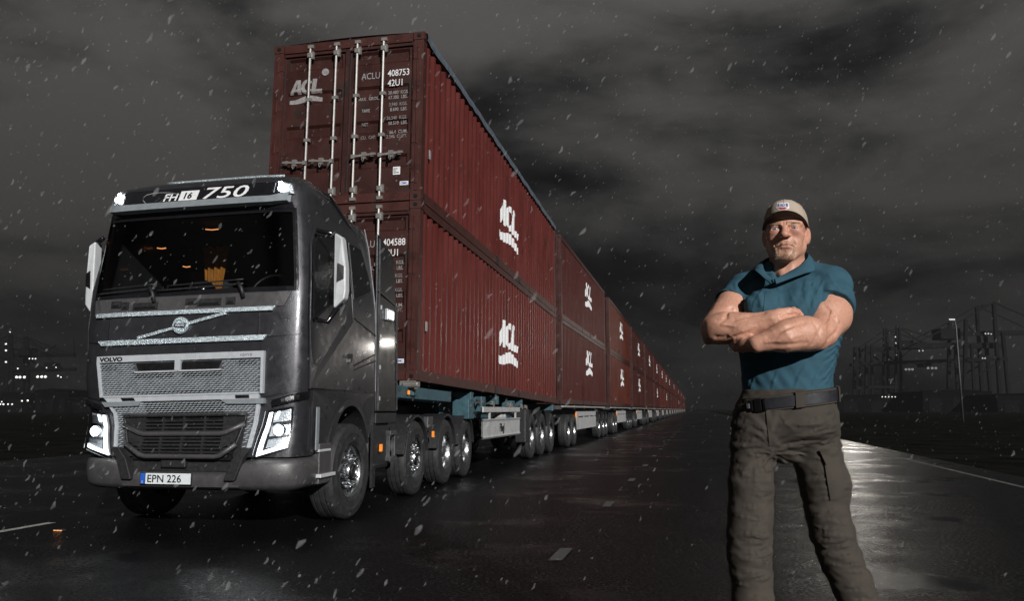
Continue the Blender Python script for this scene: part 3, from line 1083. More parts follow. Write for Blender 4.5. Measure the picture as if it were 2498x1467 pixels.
    b = MB()
    b.prism([(-.018, 2.44), (.046, 2.47), (.046, 2.60), (-.012, 2.63)], lambda x, z, d: (mx + s * x, .40 + abs(x) * .5 - d + (z - 2.5) * -.03, z), -.004, .004)
    b.build('mirror_recess', M_black, mir)
    b = MB()
    b.box((mx, .535, 2.56), (.11, .012, .60))
    b.build('mirror_glass', M_gloss, mir)
    for z0, z1 in ((2.91, 2.95), (2.24, 2.04)):
        b = MB()
        b.tube([(mx, .50, z0), (s * 1.32, .46, z1), (s * 1.20, .38, z1 + .02)], .026, 8)
        b.build('mirror_arm', M_gloss, mir, smooth=True)
    # steps ahead of the wheel
    b = MB()
    b.box((1.20 if s > 0 else -1.070, .66, .63), (.12, .30, .40))
    st = b.build('entry_step', M_bump, lorry, bevel=.015)
    b = MB()
    b.box((1.245 if s > 0 else -1.115, .66, .515), (.10, .38, .035))
    b.box((1.225 if s > 0 else -1.095, .62, .76), (.09, .30, .025))
    b.build('step_tread', M_lgrey, st, bevel=.006)
    b = MB()
    b.box((1.268 if s > 0 else -1.138, .41, .98), (.014, .07, .42))
    b.build('corner_trim', M_visor, lorry, bevel=.004)
    # deflector panel behind the cab
    b = MB()
    b.prism([(2.22, 1.14), (3.02, 1.14), (2.98, 2.5), (2.86, 3.16), (2.3, 3.33), (2.22, 3.33)], lambda y, z, d: (s * (1.205 - (0 if s > 0 else .13) - .03 * (z - 1.1) / 2 + d), y, z), 0, .035)
    dfl = b.build('air_deflector', M_gloss_panel, lorry, bevel=.01)
    b = MB()
    b.bar((s * 1.232, 2.22, 2.62), (s * 1.222, 2.95, 2.52), .014, .02)
    b.bar((s * 1.245, 2.26, 1.16), (s * 1.225, 2.26, 3.28), .014, .02)
    b.bar((s * 1.245, 3.0, 1.16), (s * 1.235, 2.97, 2.5), .014, .016)
    b.build('deflector_trim', M_steel, dfl)
    for z in (1.30, 1.68, 2.06, 2.42):
        b = MB()
        b.box((1.248 if s > 0 else -1.118, 2.30, z), (.012, .03, .05))
        b.build('clip', M_frame, dfl)
    if s > 0:
        b = MB()
        b.box((1.245, 2.62, 2.36), (.05, .24, .15))
        wk = b.build('work_lamp', M_reflect, dfl, bevel=.012)
        b = MB()
        b.box((1.272, 2.62, 2.36), (.01, .19, .10))
        b.build('lamp_face', mat('work_lamp_light', (.9, .9, .9), .3, emit=(.93, .98, 1.0), estr=3.5), wk, bevel=.003)
    b = MB()
    b.box((1.18 if s > 0 else -1.050, 2.62, 1.06), (.12, .80, .13))
    b.build('deflector_skirt', M_plast, lorry, bevel=.01)
    # tank and gear between the axles
    b = MB()
    b.box((s * .92, 2.55, .72), (.55, .72, .58))
    b.build('fuel_tank', M_plast, lorry, bevel=.06)
    b = MB()
    b.box((1.23 if s > 0 else -1.100, 2.16, .62), (.03, .10, .74))
    b.build('mudflap', M_plast, lorry)
    b = MB()
    b.box((1.24 if s > 0 else -1.110, 2.42, .70), (.03, .06, .09))
    b.build('marker_lamp', M_amber, lorry, bevel=.006)
    b = MB()
    for z in (.55, .87):
        b.box((s * 1.22, 2.86, z), (.08, .26, .06))
    b.box((s * 1.22, 2.75, .71), (.05, .03, .28))
    b.box((s * 1.22, 2.97, .71), (.05, .03, .28))
    b.build('bracket', M_steel, lorry, bevel=.006)
    b = MB()
    b.lathe([(0, .02), (.07, .02), (.08, 0), (.08, -.06)], (s * 1.2, 2.86, .71), 'X', 16, s)
    b.build('air_valve', M_alu, lorry, smooth=True, auto=40)
b = MB()
for s in (1, -1):
    b.box((s * .43, 4.4, .93), (.09, 6.6, .28))
for y in (2.4, 3.2, 4.6, 6.1, 7.3):
    b.box((0, y, .93), (.86, .1, .2))
b.box((0, 5.9, 1.15), (.9, 1.0, .14))
b.box((0, 1.2, .75), (.9, 1.6, .6))
b.build('chassis_frame', M_plast, lorry)

# --- wheels
TP = [(.284, -.12), (.30, -.145), (.36, -.155), (.42, -.152), (.465, -.142), (.492, -.128), (.505, -.108), (.507, -.085), (.496, -.082), (.496, -.070), (.507, -.067), (.507, -.022), (.496, -.018), (.496, -.006), (.507, -.002),
      (.507, .040), (.496, .044), (.496, .056), (.507, .060), (.505, .108), (.492, .128), (.478, .136), (.476, .141), (.465, .142), (.42, .152), (.405, .157), (.395, .152), (.36, .155), (.325, .151), (.32, .155), (.30, .145), (.284, .12)]
tyre_b = MB().lathe(TP, (0, 0, 0), 'X', 48)
ME_TYRE = tyre_b.mesh('tyre', M_tyre, smooth=True)
ME_TYRE.set_sharp_from_angle(angle=rad(40))
ME_RIMF = MB().lathe([(.286, .10), (.290, .128), (.282, .136), (.270, .128), (.256, .09), (.250, .05), (.240, .04), (.215, .082), (.200, .098), (.186, .104), (.120, .104), (.112, .108), (.108, .150), (.095, .165), (.075, .168), (.070, .160), (.0, .158)], (0, 0, 0), 'X', 40).mesh('rim', M_alu, smooth=True)
ME_RIMD = MB().lathe([(.286, .10), (.290, .128), (.282, .136), (.270, .126), (.258, .05), (.250, -.03), (.235, -.07), (.19, -.085), (.145, -.085), (.138, -.05), (.130, .035), (.10, .05), (.0, .052)], (0, 0, 0), 'X', 40).mesh('rim', M_alu, smooth=True)
for m_ in (ME_RIMF, ME_RIMD):
    m_.set_sharp_from_angle(angle=rad(50))
ME_NUT = MB().lathe([(0, .05), (.012, .05), (.019, .042), (.021, 0)], (0, 0, 0), 'X', 8).mesh('wheel_nut', M_chrome, smooth=True)
ME_HOLE = MB().lathe([(0, .004), (.020, .004), (.022, 0)], (0, 0, 0), 'X', 12).mesh('rim_hole', M_black)
ME_HUB = MB().lathe([(0, .06), (.06, .058), (.085, .045), (.092, 0)], (0, 0, 0), 'X', 20).mesh('hub_cap', M_steel, smooth=True)


def make_wheel(parent, loc, s, front, nuts, yaw=0.0):
    w = part_empty('wheel', parent, loc, (0, 0, yaw + (0 if s > 0 else math.pi)))
    obj('tyre', ME_TYRE, w)
    r = obj('rim', ME_RIMF if front else ME_RIMD, w)
    if nuts:
        for k in range(10):
            t = 2 * math.pi * k / 10 + .2
            obj('wheel_nut', ME_NUT, w, (.104 if front else -.085, .1675 * math.cos(t), .1675 * math.sin(t)))
        if front:
            for k in range(10):
                t = 2 * math.pi * (k + .5) / 10 + .2
                obj('rim_hole', ME_HOLE, w, (.079, .218 * math.cos(t), .218 * math.sin(t)), (0, 0, 0))
    if not front:
        obj('hub_cap', ME_HUB, w, (.05, 0, 0))
    return w


WX = 1.155
for y, fr in ((1.30, True), (3.74, True), (5.43, False), (6.83, False)):
    for s in (1, -1):
        make_wheel(lorry, (WX if s > 0 else -1.03, y, .507), s, fr, True, rad(0 if y > 2 else -3))
        if not fr:
            w2 = part_empty('wheel', lorry, ((WX if s > 0 else -1.03) - s * .34, y, .507), (0, 0, 0 if s > 0 else math.pi))
            obj('tyre', ME_TYRE, w2)
        if y > 2:
            b = MB()
            n = 14
            r = .60
            pts = [(y + r * math.cos(t), .50 + r * math.sin(t)) for t in [rad(8 + 164 * k / n) for k in range(n + 1)]]
            for i in range(n):
                p0, p1 = pts[i], pts[i + 1]
                q0 = (y + (p0[0] - y) * .94, .50 + (p0[1] - .5) * .94)
                q1 = (y + (p1[0] - y) * .94, .50 + (p1[1] - .5) * .94)
                xo, xi = (1.315, .82) if s > 0 else (-1.19, -.70)
                b.add([(xo, *p0), (xo, *p1), (xi, *p1), (xi, *p0), (xo, *q0), (xo, *q1), (xi, *q1), (xi, *q0)], [(0, 1, 2, 3), (4, 5, 6, 7), (0, 1, 5, 4), (3, 2, 6, 7)])
            b.build('mudguard', M_plast, lorry, smooth=True, auto=30)
for y in (1.30, 3.74, 5.43, 6.83):
    b = MB()
    b.tube([(-1.0, y, .5), (1.0, y, .5)], .08, 8)
    b.build('axle', M_plast, lorry)
for y in (4.62,):
    b = MB()
    b.box((1.30, y, .80), (.03, .06, .09))
    b.build('marker_lamp', M_amber, lorry, bevel=.006)
    b = MB()
    b.box((1.22, y, .98), (.08, .28, .16))
    b.build('air_valve', M_steel, lorry, bevel=.01)

# helmets on the dashboard
for (px, py, r, lab) in ((498, 670, .13, 'round dark glossy helmet on the lorry dashboard beside the yellow curtain'), (463, 668, .055, 'small dark ball between the yellow curtain and the round helmet')):
    p = ray_at(px, py, 8.45)
    b = MB()
    b.ball((0, 0, 0), (r, r, r * .95), 10)
    o = b.build('helmet' if r > .1 else 'ball', M_gloss, None, smooth=True)
    o.location = (p.x, p.y, 2.30 + r * .9)
    tag(o, lab, 'helmet' if r > .1 else 'ball')


def lorry_world(p):
    return Matrix.Translation(T_LOC) @ Matrix.Rotation(T_ROT, 4, 'Z') @ Vector(p)


def add_spot(name, p, target, power, size, blend=0.6, col=(0.93, 0.97, 1.0), radius=0.05):
    d = bpy.data.lights.new(name, 'SPOT')
    d.energy = power
    d.spot_size = rad(size)
    d.spot_blend = blend
    d.color = col
    d.shadow_soft_size = radius
    o = bpy.data.objects.new(name, d)
    COL.objects.link(o)
    o.location = p
    o.rotation_euler = (Vector(target) - Vector(p)).to_track_quat('-Z', 'Y').to_euler()
    return o


for s in (1, -1):
    p = lorry_world(fp(s * 1.06, .962, .12))
    add_spot('headlamp_beam', p, p + (lorry_world((0, -8, 0)) - lorry_world((0, 0, .75))), 36, 70)
    p = lorry_world(fp(s * .915, 3.375, .12))
    add_spot('roof_lamp_beam', p, p + (lorry_world((0, -8, 0)) - lorry_world((0, 0, 1.6))), 30, 80)
# ------------------------------------------------------------------ shipping containers on trailers
CL, CW, CH = 12.19, 2.44, 2.585
HXW = CW / 2


def corr(y):
    t = (y % .278)
    if t < .07:
        return 0.0
    if t < .138:
        return .036 * (t - .07) / .068
    if t < .21:
        return .036
    return .036 * (1 - (t - .21) / .068)


def corr_breaks(a, c):
    out = [a]
    k = math.floor(a / .278)
    while k * .278 < c:
        for t in (0, .07, .138, .21):
            y = k * .278 + t
            if a < y < c:
                out.append(y)
        k += 1
    return out + [c]


def poly_in(U, V, poly):
    r = np.zeros(U.shape, bool)
    n = len(poly)
    for i in range(n):
        x0, y0 = poly[i]
        x1, y1 = poly[(i + 1) % n]
        c = ((y0 > V) != (y1 > V))
        with np.errstate(divide='ignore', invalid='ignore'):
            xi = (x1 - x0) * (V - y0) / (y1 - y0 + 1e-12) + x0
        r ^= c & (U < xi)
    return r


def logo_mask(U, V):
    """U, V in 0..1: three heavy slanted letters over a swelling wave"""
    r = np.zeros(U.shape, bool)
    v = (V - .40) / .60
    a = (U - .02) / .40
    A = poly_in(a, v, [(0, 0), (.46, 1), (.80, 1), (.88, 0), (.60, 0), (.585, .18), (.33, .18), (.25, 0)]) & ~poly_in(a, v, [(.42, .36), (.575, .36), (.565, .76)])
    c = (U - .345 - .03 * v) / .34
    ang = np.arctan2((v - .5), (c - .5))
    e1 = ((c - .5) / .5) ** 2 + ((v - .5) / .5) ** 2
    e2 = ((c - .52) / .21) ** 2 + ((v - .5) / .27) ** 2
    C = (e1 < 1) & (e2 > 1) & (np.abs(ang) > .52)
    l_ = (U - .66) / .34
    L = poly_in(l_, v, [(0, 0), (.13, 1), (.52, 1), (.42, .26), (.98, .26), (.95, 0)])
    r = A | C | L
    wv = .15 + .055 * np.sin(U * 2 * math.pi * 1.05 - 2.3) + .03 * U
    r |= (np.abs(V - wv) < .105 - .02 * np.cos(U * 6.28)) & (U > .0) & (U < .985)
    return r


def logo_mesh(fn, w, h, m, step=.0125):
    nu, nv = int(w / step), int(h / step)
    u = (np.arange(nu) + .5) / nu
    v = (np.arange(nv) + .5) / nv
    U, V = np.meshgrid(u, v, indexing='ij')
    M = logo_mask(U, V)
    b = MB()
    idx = {}

    def vid(i, j):
        k = (i, j)
        if k not in idx:
            idx[k] = len(b.v)
            b.v.append(tuple(fn(i / nu * w, j / nv * h)))
        return idx[k]
    for i, j in zip(*np.nonzero(M)):
        b.f.append((vid(i, j), vid(i + 1, j), vid(i + 1, j + 1), vid(i, j + 1)))
    return b.mesh('logo', m, recalc=False)


# shared meshes ---------------------------------------------------------------
Y0, Y1 = .10, CL - .10
ys_ = corr_breaks(Y0, Y1)


def side_mesh(s):
    b = MB()
    b.grid(lambda y, z: (s * (HXW - .022 - corr(y)), y, z), ys_, [.15, CH - .13])
    # scalloped closures at top and bottom of the corrugation
    for z in (.15, CH - .13):
        b.grid(lambda y, t: (s * (HXW - .022 - (corr(y) if t == 0 else .06)), y, z), ys_, [0, 1])
    return b.mesh('side_panel', M_red)


ME_SIDE = {1: side_mesh(1), -1: side_mesh(-1)}
ME_BRAIL = MB().box((0, CL / 2, .075), (.05, CL - .30, .15)).mesh('bottom_rail', M_redf)
ME_TRAIL = MB().box((0, CL / 2, CH - .07), (.06, CL - .30, .12)).mesh('top_rail', M_redf)
ME_END = MB().box((0, 0, 0), (CW - .36, .10, .13)).mesh('end_rail', M_redf)
b = MB()
b.box((0, 0, 0), (.15, .15, CH - .24))
b.box((0, -.08, 0), (.05, .015, CH - .3))
ME_POST = b.mesh('corner_post', M_redf)
b = MB()
b.box((0, 0, 0), (.170, .178, .118))
ME_CAST = b.mesh('corner_casting', M_redf)
b = MB()
b.lathe([(0, .0), (.032, .0), (.036, .01)], (0, -.093, 0), 'Y', 14)
b.lathe([(0, .0), (.030, .0), (.034, -.01)], (.089, 0, 0), 'X', 14)
b.lathe([(0, .0), (.030, .0), (.034, .01)], (-.089, 0, 0), 'X', 14)
ME_CHOLE = b.mesh('casting_hole', M_black)
b = MB()
b.grid(lambda y, x: (x, y, CH - .05 + .012 * (corr(y) > .02)), corr_breaks(.1, CL - .1), [-HXW + .03, HXW - .03])
ME_ROOF = b.mesh('roof_panel', M_redf)
b = MB()
xs_ = [-HXW + .1 + (CW - .2) * i / 36 for i in range(37)]
b.grid(lambda x, z: (x, CL - .06 - corr(x + 3), z), xs_, [.13, CH - .13])
ME_REAR = b.mesh('end_panel', M_red)
b = MB()
b.box((0, CL / 2, .10), (CW - .2, CL - .3, .04))
ME_FLOOR = b.mesh('floor_panel', M_redf)
b = MB()
b.box((HXW - .018, 0, .075), (.04, .16, .155))
ME_POCKET = b.mesh('forklift_pocket', M_black)


def door_prof(z):
    t = (z - .22) % .545
    if z < .22 or z > CH - .24:
        return 0
    if .30 < t < .34:
        return .034 * (t - .30) / .04
    if .34 <= t < .47:
        return .034
    if .47 <= t < .51:
        return .034 * (1 - (t - .47) / .04)
    return 0


def door_breaks():
    out = [.13]
    k = 0
    while k < 6:
        for t in (0, .30, .34, .47, .51):
            z = .22 + .545 * k + t
            if .14 < z < CH - .14:
                out.append(z)
        k += 1
    return out + [CH - .14]


b = MB()
zb_ = door_breaks()
b.grid(lambda x, z: (x, .055 + door_prof(z) * (1 if abs(x) < .4405 else 0), z), [-.53, -.441, -.44, .44, .441, .53], zb_)
for x in (-.53, .53):
    b.box((x, .045, CH / 2), (.05, .05, CH - .28))
for z in (.155, CH - .165):
    b.box((0, .045, z), (1.06, .05, .05))
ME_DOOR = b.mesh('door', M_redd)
b = MB()
for x in (-1.068, 0, 1.068):
    b.box((x, .055, CH / 2), (.045 if x else .075, .06, CH - .26))
for z in (.135, CH - .143):
    b.box((0, .055, z), (2.14, .06, .03))
ME_GASKET = b.mesh('door_gasket', M_black)
b = MB()
b.tube([(0, 0, .06), (0, 0, CH - .08)], .021, 8)
ME_ROD = b.mesh('lock_rod', M_rod, smooth=True)
ME_ROD.set_sharp_from_angle(angle=rad(40))
ME_CAM = MB().box((.01, 0, 0), (.09, .05, .05)).mesh('rod_bracket', M_rod)
ME_KEEP = MB().box((.028, .005, 0), (.07, .04, .12)).box((0, -.01, 0), (.06, .05, .07)).mesh('rod_keeper', M_rod)
b = MB()
b.bar((0, -.02, 0), (.36, -.02, .025), .018, .032)
b.box((.0, -.01, 0), (.05, .05, .06))
b.box((.17, .0, .012), (.07, .04, .10))
b.tube([(.17, -.04, -.02), (.185, -.045, -.06), (.17, -.04, -.09), (.15, -.04, -.06), (.17, -.04, -.02)], .009, 6)
b.box((.30, .0, .02), (.05, .03, .06))
ME_HANDLE = b.mesh('door_handle', M_rod)
b = MB()
b.box((0, 0, 0), (.10, .035, .16))
b.tube([(.03, -.02, -.10), (.03, -.02, .10)], .016, 6)
ME_HINGE = b.mesh('hinge', M_redf)

lg_side = lambda y0, z0: logo_mesh(lambda u, w: (HXW - .022 - corr(y0 + u) + .005, y0 + u, z0 + w), 1.95, .95, M_white)
ME_LOGO1 = lg_side(5.0, .60)
ME_LOGO2 = lg_side(5.6, 1.08)
ME_LOGOD = logo_mesh(lambda u, w: (-.96 + u, .049 + door_prof(1.64 + w), 1.64 + w), .55, .38, mat('faded_white_print', (0.26, 0.25, 0.245), 0.5, 0, 0.3, 25), .0042)
M_fade = MATS['faded_white_print']
M_dim = mat('worn_white_print', (0.20, 0.19, 0.185), 0.55, 0, 0.4, 40)

DOOR_TXT = [  # text, x of right end from the right edge, z, size, material, align
    ('ACLU', -.70, 1.93, .145, M_fade, 'RIGHT'), ('408753', -.235, 1.945, .145, M_white, 'RIGHT'), ('8', -.135, 1.955, .12, M_dim, 'RIGHT'), ('42U1', -.58, 1.79, .145, M_white, 'LEFT'),
    ('30.480  KGS.', -.26, 1.675, .075, M_fade, 'RIGHT'), ('67.200  LBS.', -.26, 1.585, .075, M_fade, 'RIGHT'), ('MAX.  GROSS', -.70, 1.595, .07, M_fade, 'RIGHT'),
    ('3.940  KGS.', -.26, 1.475, .075, M_dim, 'RIGHT'), ('8.690  LBS.', -.26, 1.395, .075, M_fade, 'RIGHT'), ('TARE', -.98, 1.41, .07, M_fade, 'LEFT'),
    ('26.540  KGS.', -.26, 1.265, .075, M_dim, 'RIGHT'), ('58.510  LBS.', -.26, 1.19, .075, M_fade, 'RIGHT'), ('NET', -.98, 1.20, .07, M_dim, 'LEFT'),
    ('66.4  CUM.', -.25, 1.045, .075, M_fade, 'RIGHT'), ('2.346  CUFT.', -.25, .975, .075, M_dim, 'RIGHT'), ('CU.  CAP.', -.98, .99, .07, M_dim, 'LEFT')]


def make_container(label, number, detail, logo, loc, rot, group, tarp=False, falloff_red=None):
    c = thing('shipping_container', label, 'container', (0, 0, 0), 0, group)
    c.location = loc
    c.rotation_euler = rot
    sdp = obj('side_panel', ME_SIDE[1], c)
    if falloff_red is not None:
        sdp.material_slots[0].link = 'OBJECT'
        sdp.material_slots[0].material = falloff_red
    if logo is not None:
        obj('side_logo', logo, c)
    for s in (1, -1):
        obj('bottom_rail', ME_BRAIL, c, (s * (HXW - .035), 0, 0))
        obj('top_rail', ME_TRAIL, c, (s * (HXW - .04), 0, 0))
    obj('roof_panel', ME_ROOF, c)
    for x in (-1, 1):
        for y in (.0, CL):
            obj('corner_post', ME_POST, c, (x * (HXW - .085), .085 if y == 0 else CL - .085, CH / 2), (0, 0, 0 if y == 0 else math.pi))
    obj('side_panel', ME_SIDE[-1], c)
    obj('end_panel', ME_REAR, c)
    obj('floor_panel', ME_FLOOR, c)
    if detail >= 1:
        for y in (.05, CL - .05):
            for z in (.07, CH - .075):
                obj('end_rail', ME_END, c, (0, y, z))
        for x in (-1, 1):
            for y in (.089, CL - .089):
                for z in (.059, CH - .059):
                    k = obj('corner_casting', ME_CAST, c, (x * (HXW - .085), y, z), (0, 0, 0 if y < 1 else math.pi))
                    obj('casting_hole', ME_CHOLE, k)
        for y in (4.78, 6.98):
            obj('forklift_pocket', ME_POCKET, c, (0, y, 0))
    obj('door_gasket', ME_GASKET, c)
    for x in (-.535, .535):
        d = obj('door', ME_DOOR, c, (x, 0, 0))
        if detail >= 1:
            for rx in (-.075 if x < 0 else .075, -.075 + (.43 if x > 0 else 0)):
                pass
            rods = (-.075, .355) if x < 0 else (-.375, .045)
            for rx in rods:
                obj('lock_rod', ME_ROD, d, (rx, .0, 0))
                for z in (.06, 1.02, 1.66, CH - .07):
                    obj('rod_bracket', ME_CAM, d, (rx, 0, z))
                for z in (.20, CH - .21):
                    obj('rod_keeper', ME_KEEP, d, (rx, 0, z))
                obj('door_handle', ME_HANDLE, d, (rx, -.015, .66 if x < 0 else .70), (0, 0, 0 if x > 0 else 0), (1 if x > 0 else -1, 1, 1))
            for z in (.35, .95, 1.6, 2.25):
                obj('hinge', ME_HINGE, d, (.57 if x > 0 else -.57, .02, z), (0, 0, 0), (1 if x > 0 else -1, 1, 1))
    if detail >= 2:
        obj('door_logo', ME_LOGOD, c)
        for t, x, z, sz, m, al in DOOR_TXT:
            if number != '408753':
                t = {'408753': number, '8': '0'}.get(t, t)
            dpt = min(door_prof(z + sz * k_ / 10) for k_ in range(-1, 9))
            lettering('lettering', t, sz, lambda u, w, x=x, z=z: (HXW + x + u, .0485 + dpt, z + w), m, c, align=al, xscale=.80, bold=.001)
        b = MB()
        for (x0, x1, z0, z1) in ((-.155, -.085, 1.94, 1.945), (-.155, -.085, 2.065, 2.07), (-.155, -.150, 1.94, 2.07), (-.09, -.085, 1.94, 2.07)):
            b.box((HXW + (x0 + x1) / 2, .016, (z0 + z1) / 2), (x1 - x0, .003, z1 - z0))
        b.build('lettering', M_dim, c)
        b = MB()
        b.lathe([(0, -.002), (.058, -.002), (.058, .006)], (-.37, .046, 2.11), 'Y', 20)
        k = b.build('round_sticker', M_fade, c)
        lettering('lettering', 'ICC', .035, lambda u, w: (-.40 + u, .042, 2.098 + w), M_greyprint, k, bold=.001)
        b = MB()
        b.box((HXW - .40, .045, .47), (.11, .005, .12))
        k = b.build('data_sticker', M_white, c)
        for i, w in enumerate((.06, .04, .08)):
            b = MB()
            b.box((HXW - .43 + w / 2 - .015, .0418, .50 - .03 * i), (w, .003, .012))
            b.build('sticker_line', M_blackprint, k)
        b = MB()
        b.box((HXW - .28, .045, .275), (.13, .005, .06))
        k = b.build('maker_sticker', M_white, c)
        lettering('lettering', 'CIMC', .042, lambda u, w: (HXW - .332 + u, .0415, .261 + w), M_blue, k, bold=.002)
        b = MB()
        b.box((HXW - .012, .40, .80), (.012, .07, .14))
        b.build('side_sticker', M_fade, c)
    if tarp:
        b = MB()
        n = 60
        ysx = [.10 + (CL - .2) * i / n for i in range(n + 1)]
        rnd = [random.uniform(-1, 1) for _ in ysx]
        for s in (1, -1):
            b.grid(lambda i, j: ((s * (HXW + [-.25, -.03, .015, .018, .012][int(j)] + .006 * rnd[int(i)] * (j > 1)), ysx[int(i)], CH + [.05, .035, .0, -.06, -.115][int(j)] + .012 * rnd[int(i)] * (j == 4))), list(range(n + 1)), [0, 1, 2, 3, 4])
        b.grid(lambda i, j: (-(HXW - .25) + 2 * (HXW - .25) * j / 6, ysx[int(i)], CH + .05 + .03 * math.sin(math.pi * j / 6)), list(range(n + 1)), list(range(7)))
        b.build('tarpaulin', M_tarp, c, smooth=True)
    return c


A1 = rad(12.28)
PIT = math.atan(.226 / 12.19)
ORD = ['first', 'second', 'third', 'fourth', 'fifth', 'sixth', 'seventh', 'eighth', 'ninth', 'tenth', 'eleventh', 'twelfth', 'thirteenth', 'fourteenth', 'fifteenth', 'sixteenth', 'seventeenth', 'eighteenth', 'nineteenth', 'twentieth', 'twenty-first', 'twenty-second', 'twenty-third']
ex1 = Vector((math.cos(A1), -math.sin(A1), 0))
base1 = Vector((-1.317, 11.126, 1.568)) - ex1 * HXW
rot1 = (-PIT, 0, -A1)
R1 = Matrix.Rotation(-A1, 3, 'Z') @ Matrix.Rotation(-PIT, 3, 'X')
GRP = 'red containers stacked two high along the row of trailers'
make_container('lower red container behind the lorry cab, white letters on its ribbed side', '404588', 2, ME_LOGO1, base1, rot1, GRP)
make_container('upper red container rising over the lorry cab, white lock rods and tarpaulin edge', '408753', 2, ME_LOGO1, base1 + R1 @ Vector((0, 0, CH + .006)), rot1, GRP, tarp=True)

# the first trailer -------------------------------------------------------------
tr1 = thing('container_trailer', 'long trailer with silver lettered side guard coupled to the lorry', 'trailer', (base1.x, base1.y, 0), -A1, 'container trailers in the row')


def zf(y):
    return 1.568 - .01854 * y


b = MB()
for s in (1, -1):
    b.bar((s * .5, -.35, zf(-.3) - .12), (s * .5, 3.4, zf(3.4) - .14), .10, .20)
    b.bar((s * .5, 3.2, zf(3.2) - .26), (s * .5, 12.1, zf(12.1) - .26), .12, .42)
for y in (.15, 3.2, 5.2, 7.6, 12.0):
    b.box((0, y, zf(y) - .12), (2.30, .16, .17))
b.build('chassis_beam', M_teal, tr1, bevel=.01)
b = MB()
b.bar((1.05, -.45, zf(0) - .16), (1.05, 2.1, zf(2) - .16), .08, .17)
b.box((1.0, 3.15, zf(3) - .34), (.30, .34, .34))
b.box((.9, 3.7, zf(3.6) - .28), (.30, .55, .22))
b.build('side_beam', M_teal, tr1, bevel=.01)
for y, l_ in ((3.95, .30), (6.55, .34)):
    MB().box((1.06, y, zf(y) - .23), (.22, l_, .28)).build('tool_box', M_teal, tr1, bevel=.015)
for (y, z, s_) in ((.1, zf(0) - .05, 1), (.1, zf(0) - .05, -1)):
    b = MB()
    b.box((s_ * 1.08, y, z), (.24, .20, .09))
    b.tube([(s_ * 1.02, y - .1, z - .01), (s_ * 1.24, y - .1, z - .01)], .045, 10)
    b.ball((s_ * 1.2, y - .08, z - .05), .035, 6)
    b.build('twist_lock', M_rod, tr1, bevel=.01)
b = MB()
b.box((1.12, -.05, zf(0) - .17), (.035, .035, .06))
b.build('marker_lamp', M_amber, tr1, bevel=.01)
random.seed(11)
for y in (3.5, 3.85, 4.6, 6.0, 6.25, 7.4, 7.9):
    b = MB()
    z = zf(y) - .16
    b.tube([(1.15, y, z), (1.17, y + .12, z - .10), (1.16, y + .2, z - .03)], .018, 6)
    b.box((1.16, y + .06, z - .03), (.06, .08, .07))
    b.build('air_valve', M_rod if y > 4 else M_steel, tr1)
rail = MB()
rail.box((1.20, 5.4, 1.165), (.03, 3.3, .10))
rail.build('side_guard_rail', M_side, tr1, bevel=.006)
b = MB()
prof = [(1.20, .99), (1.225, .975), (1.205, .94), (1.205, .68), (1.225, .65), (1.20, .62)]
b.grid(lambda j, y: (prof[int(j)][0], y, prof[int(j)][1]), list(range(6)), [3.73 + 3.34 * i / 4 for i in range(5)])
b.grid(lambda j, y: (prof[int(j)][0] - .02, y, prof[int(j)][1]), list(range(6)), [3.73, 7.07])
sg = b.build('side_guard', M_side, tr1)
lettering('lettering', 'Fliegl', .22, lambda u, w: (1.209, 5.12 + u, .735 + w), M_blackprint, sg, bold=.008, xscale=.9)
for y in (4.35, 6.7):
    b = MB()
    b.box((1.185, y, 1.05), (.03, .07, .28))
    b.build('side_guard_post', M_side, tr1)
for k, y in enumerate((5.55, 5.8)):
    b = MB()
    b.tube([(1.0, y, 1.02), (1.17, y, 1.02)], .05, 8)
    b.build('coupling_head', M_side, tr1)
b = MB()
b.box((1.16, 7.55, .80), (.25, .42, .75))
b.build('mudflap', M_plast, tr1, bevel=.02)


def tri_axle(t, ys, z, full=True):
    for y in ys:
        for s in (1, -1):
            w = make_wheel(t, (s * 1.07, y, z), s, False, False)
            w.scale = (1, z / .507, z / .507)
        if full:
            b = MB()
            b.tube([(-1.0, y, z), (1.0, y, z)], .08, 8)
            b.build('axle', M_plast, t)
            b = MB()
            r = z + .06
            pts = [(y + r * math.cos(a_), z + r * math.sin(a_)) for a_ in [rad(20 + 140 * k / 8) for k in range(9)]]
            b.grid(lambda i, x: (x, pts[int(i)][0], pts[int(i)][1]), list(range(9)), [.82, 1.24])
            b.build('mudguard', M_plast, t, smooth=True)


tri_axle(tr1, (8.45, 9.85, 11.25), .545)

# the rest of the row ------------------------------------------------------------
A2 = rad(12.8)
ex2 = Vector((math.cos(A2), -math.sin(A2), 0))
ey2 = Vector((math.sin(A2), math.cos(A2), 0))
start2 = Vector((1.508, 24.09, 0)) - ex2 * HXW
ME_T = {}
b = MB()
for s in (1, -1):
    b.box((s * .5, 6.2, 1.08), (.12, 12.2, .40))
for y in (.2, 3.0, 5.4, 8.6, 12.0):
    b.box((0, y, 1.25), (2.3, .18, .16))
b.bar((0, -1.7, .75), (0, .4, .9), .14, .14)
ME_T['chassis_beam'] = b.mesh('chassis_beam', M_steel)
b = MB()
b.box((1.19, 5.7, .70), (.05, 5.2, .40))
b.box((1.19, 5.7, 1.02), (.04, 5.2, .16))
for y in (3.4, 5.0, 6.6, 8.0):
    b.box((1.17, y, .92), (.04, .12, .12))
ME_T['side_guard'] = b.mesh('side_guard', M_side)
b = MB()
b.box((1.20, 3.15, .82), (.05, .24, .55))
b.box((1.14, 6.0, 1.26), (.16, 11.5, .05))
ME_T['side_box'] = b.mesh('side_box', mat('pale_box', (0.45, 0.44, 0.42), 0.4, 0.3, 0.2, 6))
b = MB()
b.box((1.20, 2.9, .98), (.04, .08, .16))
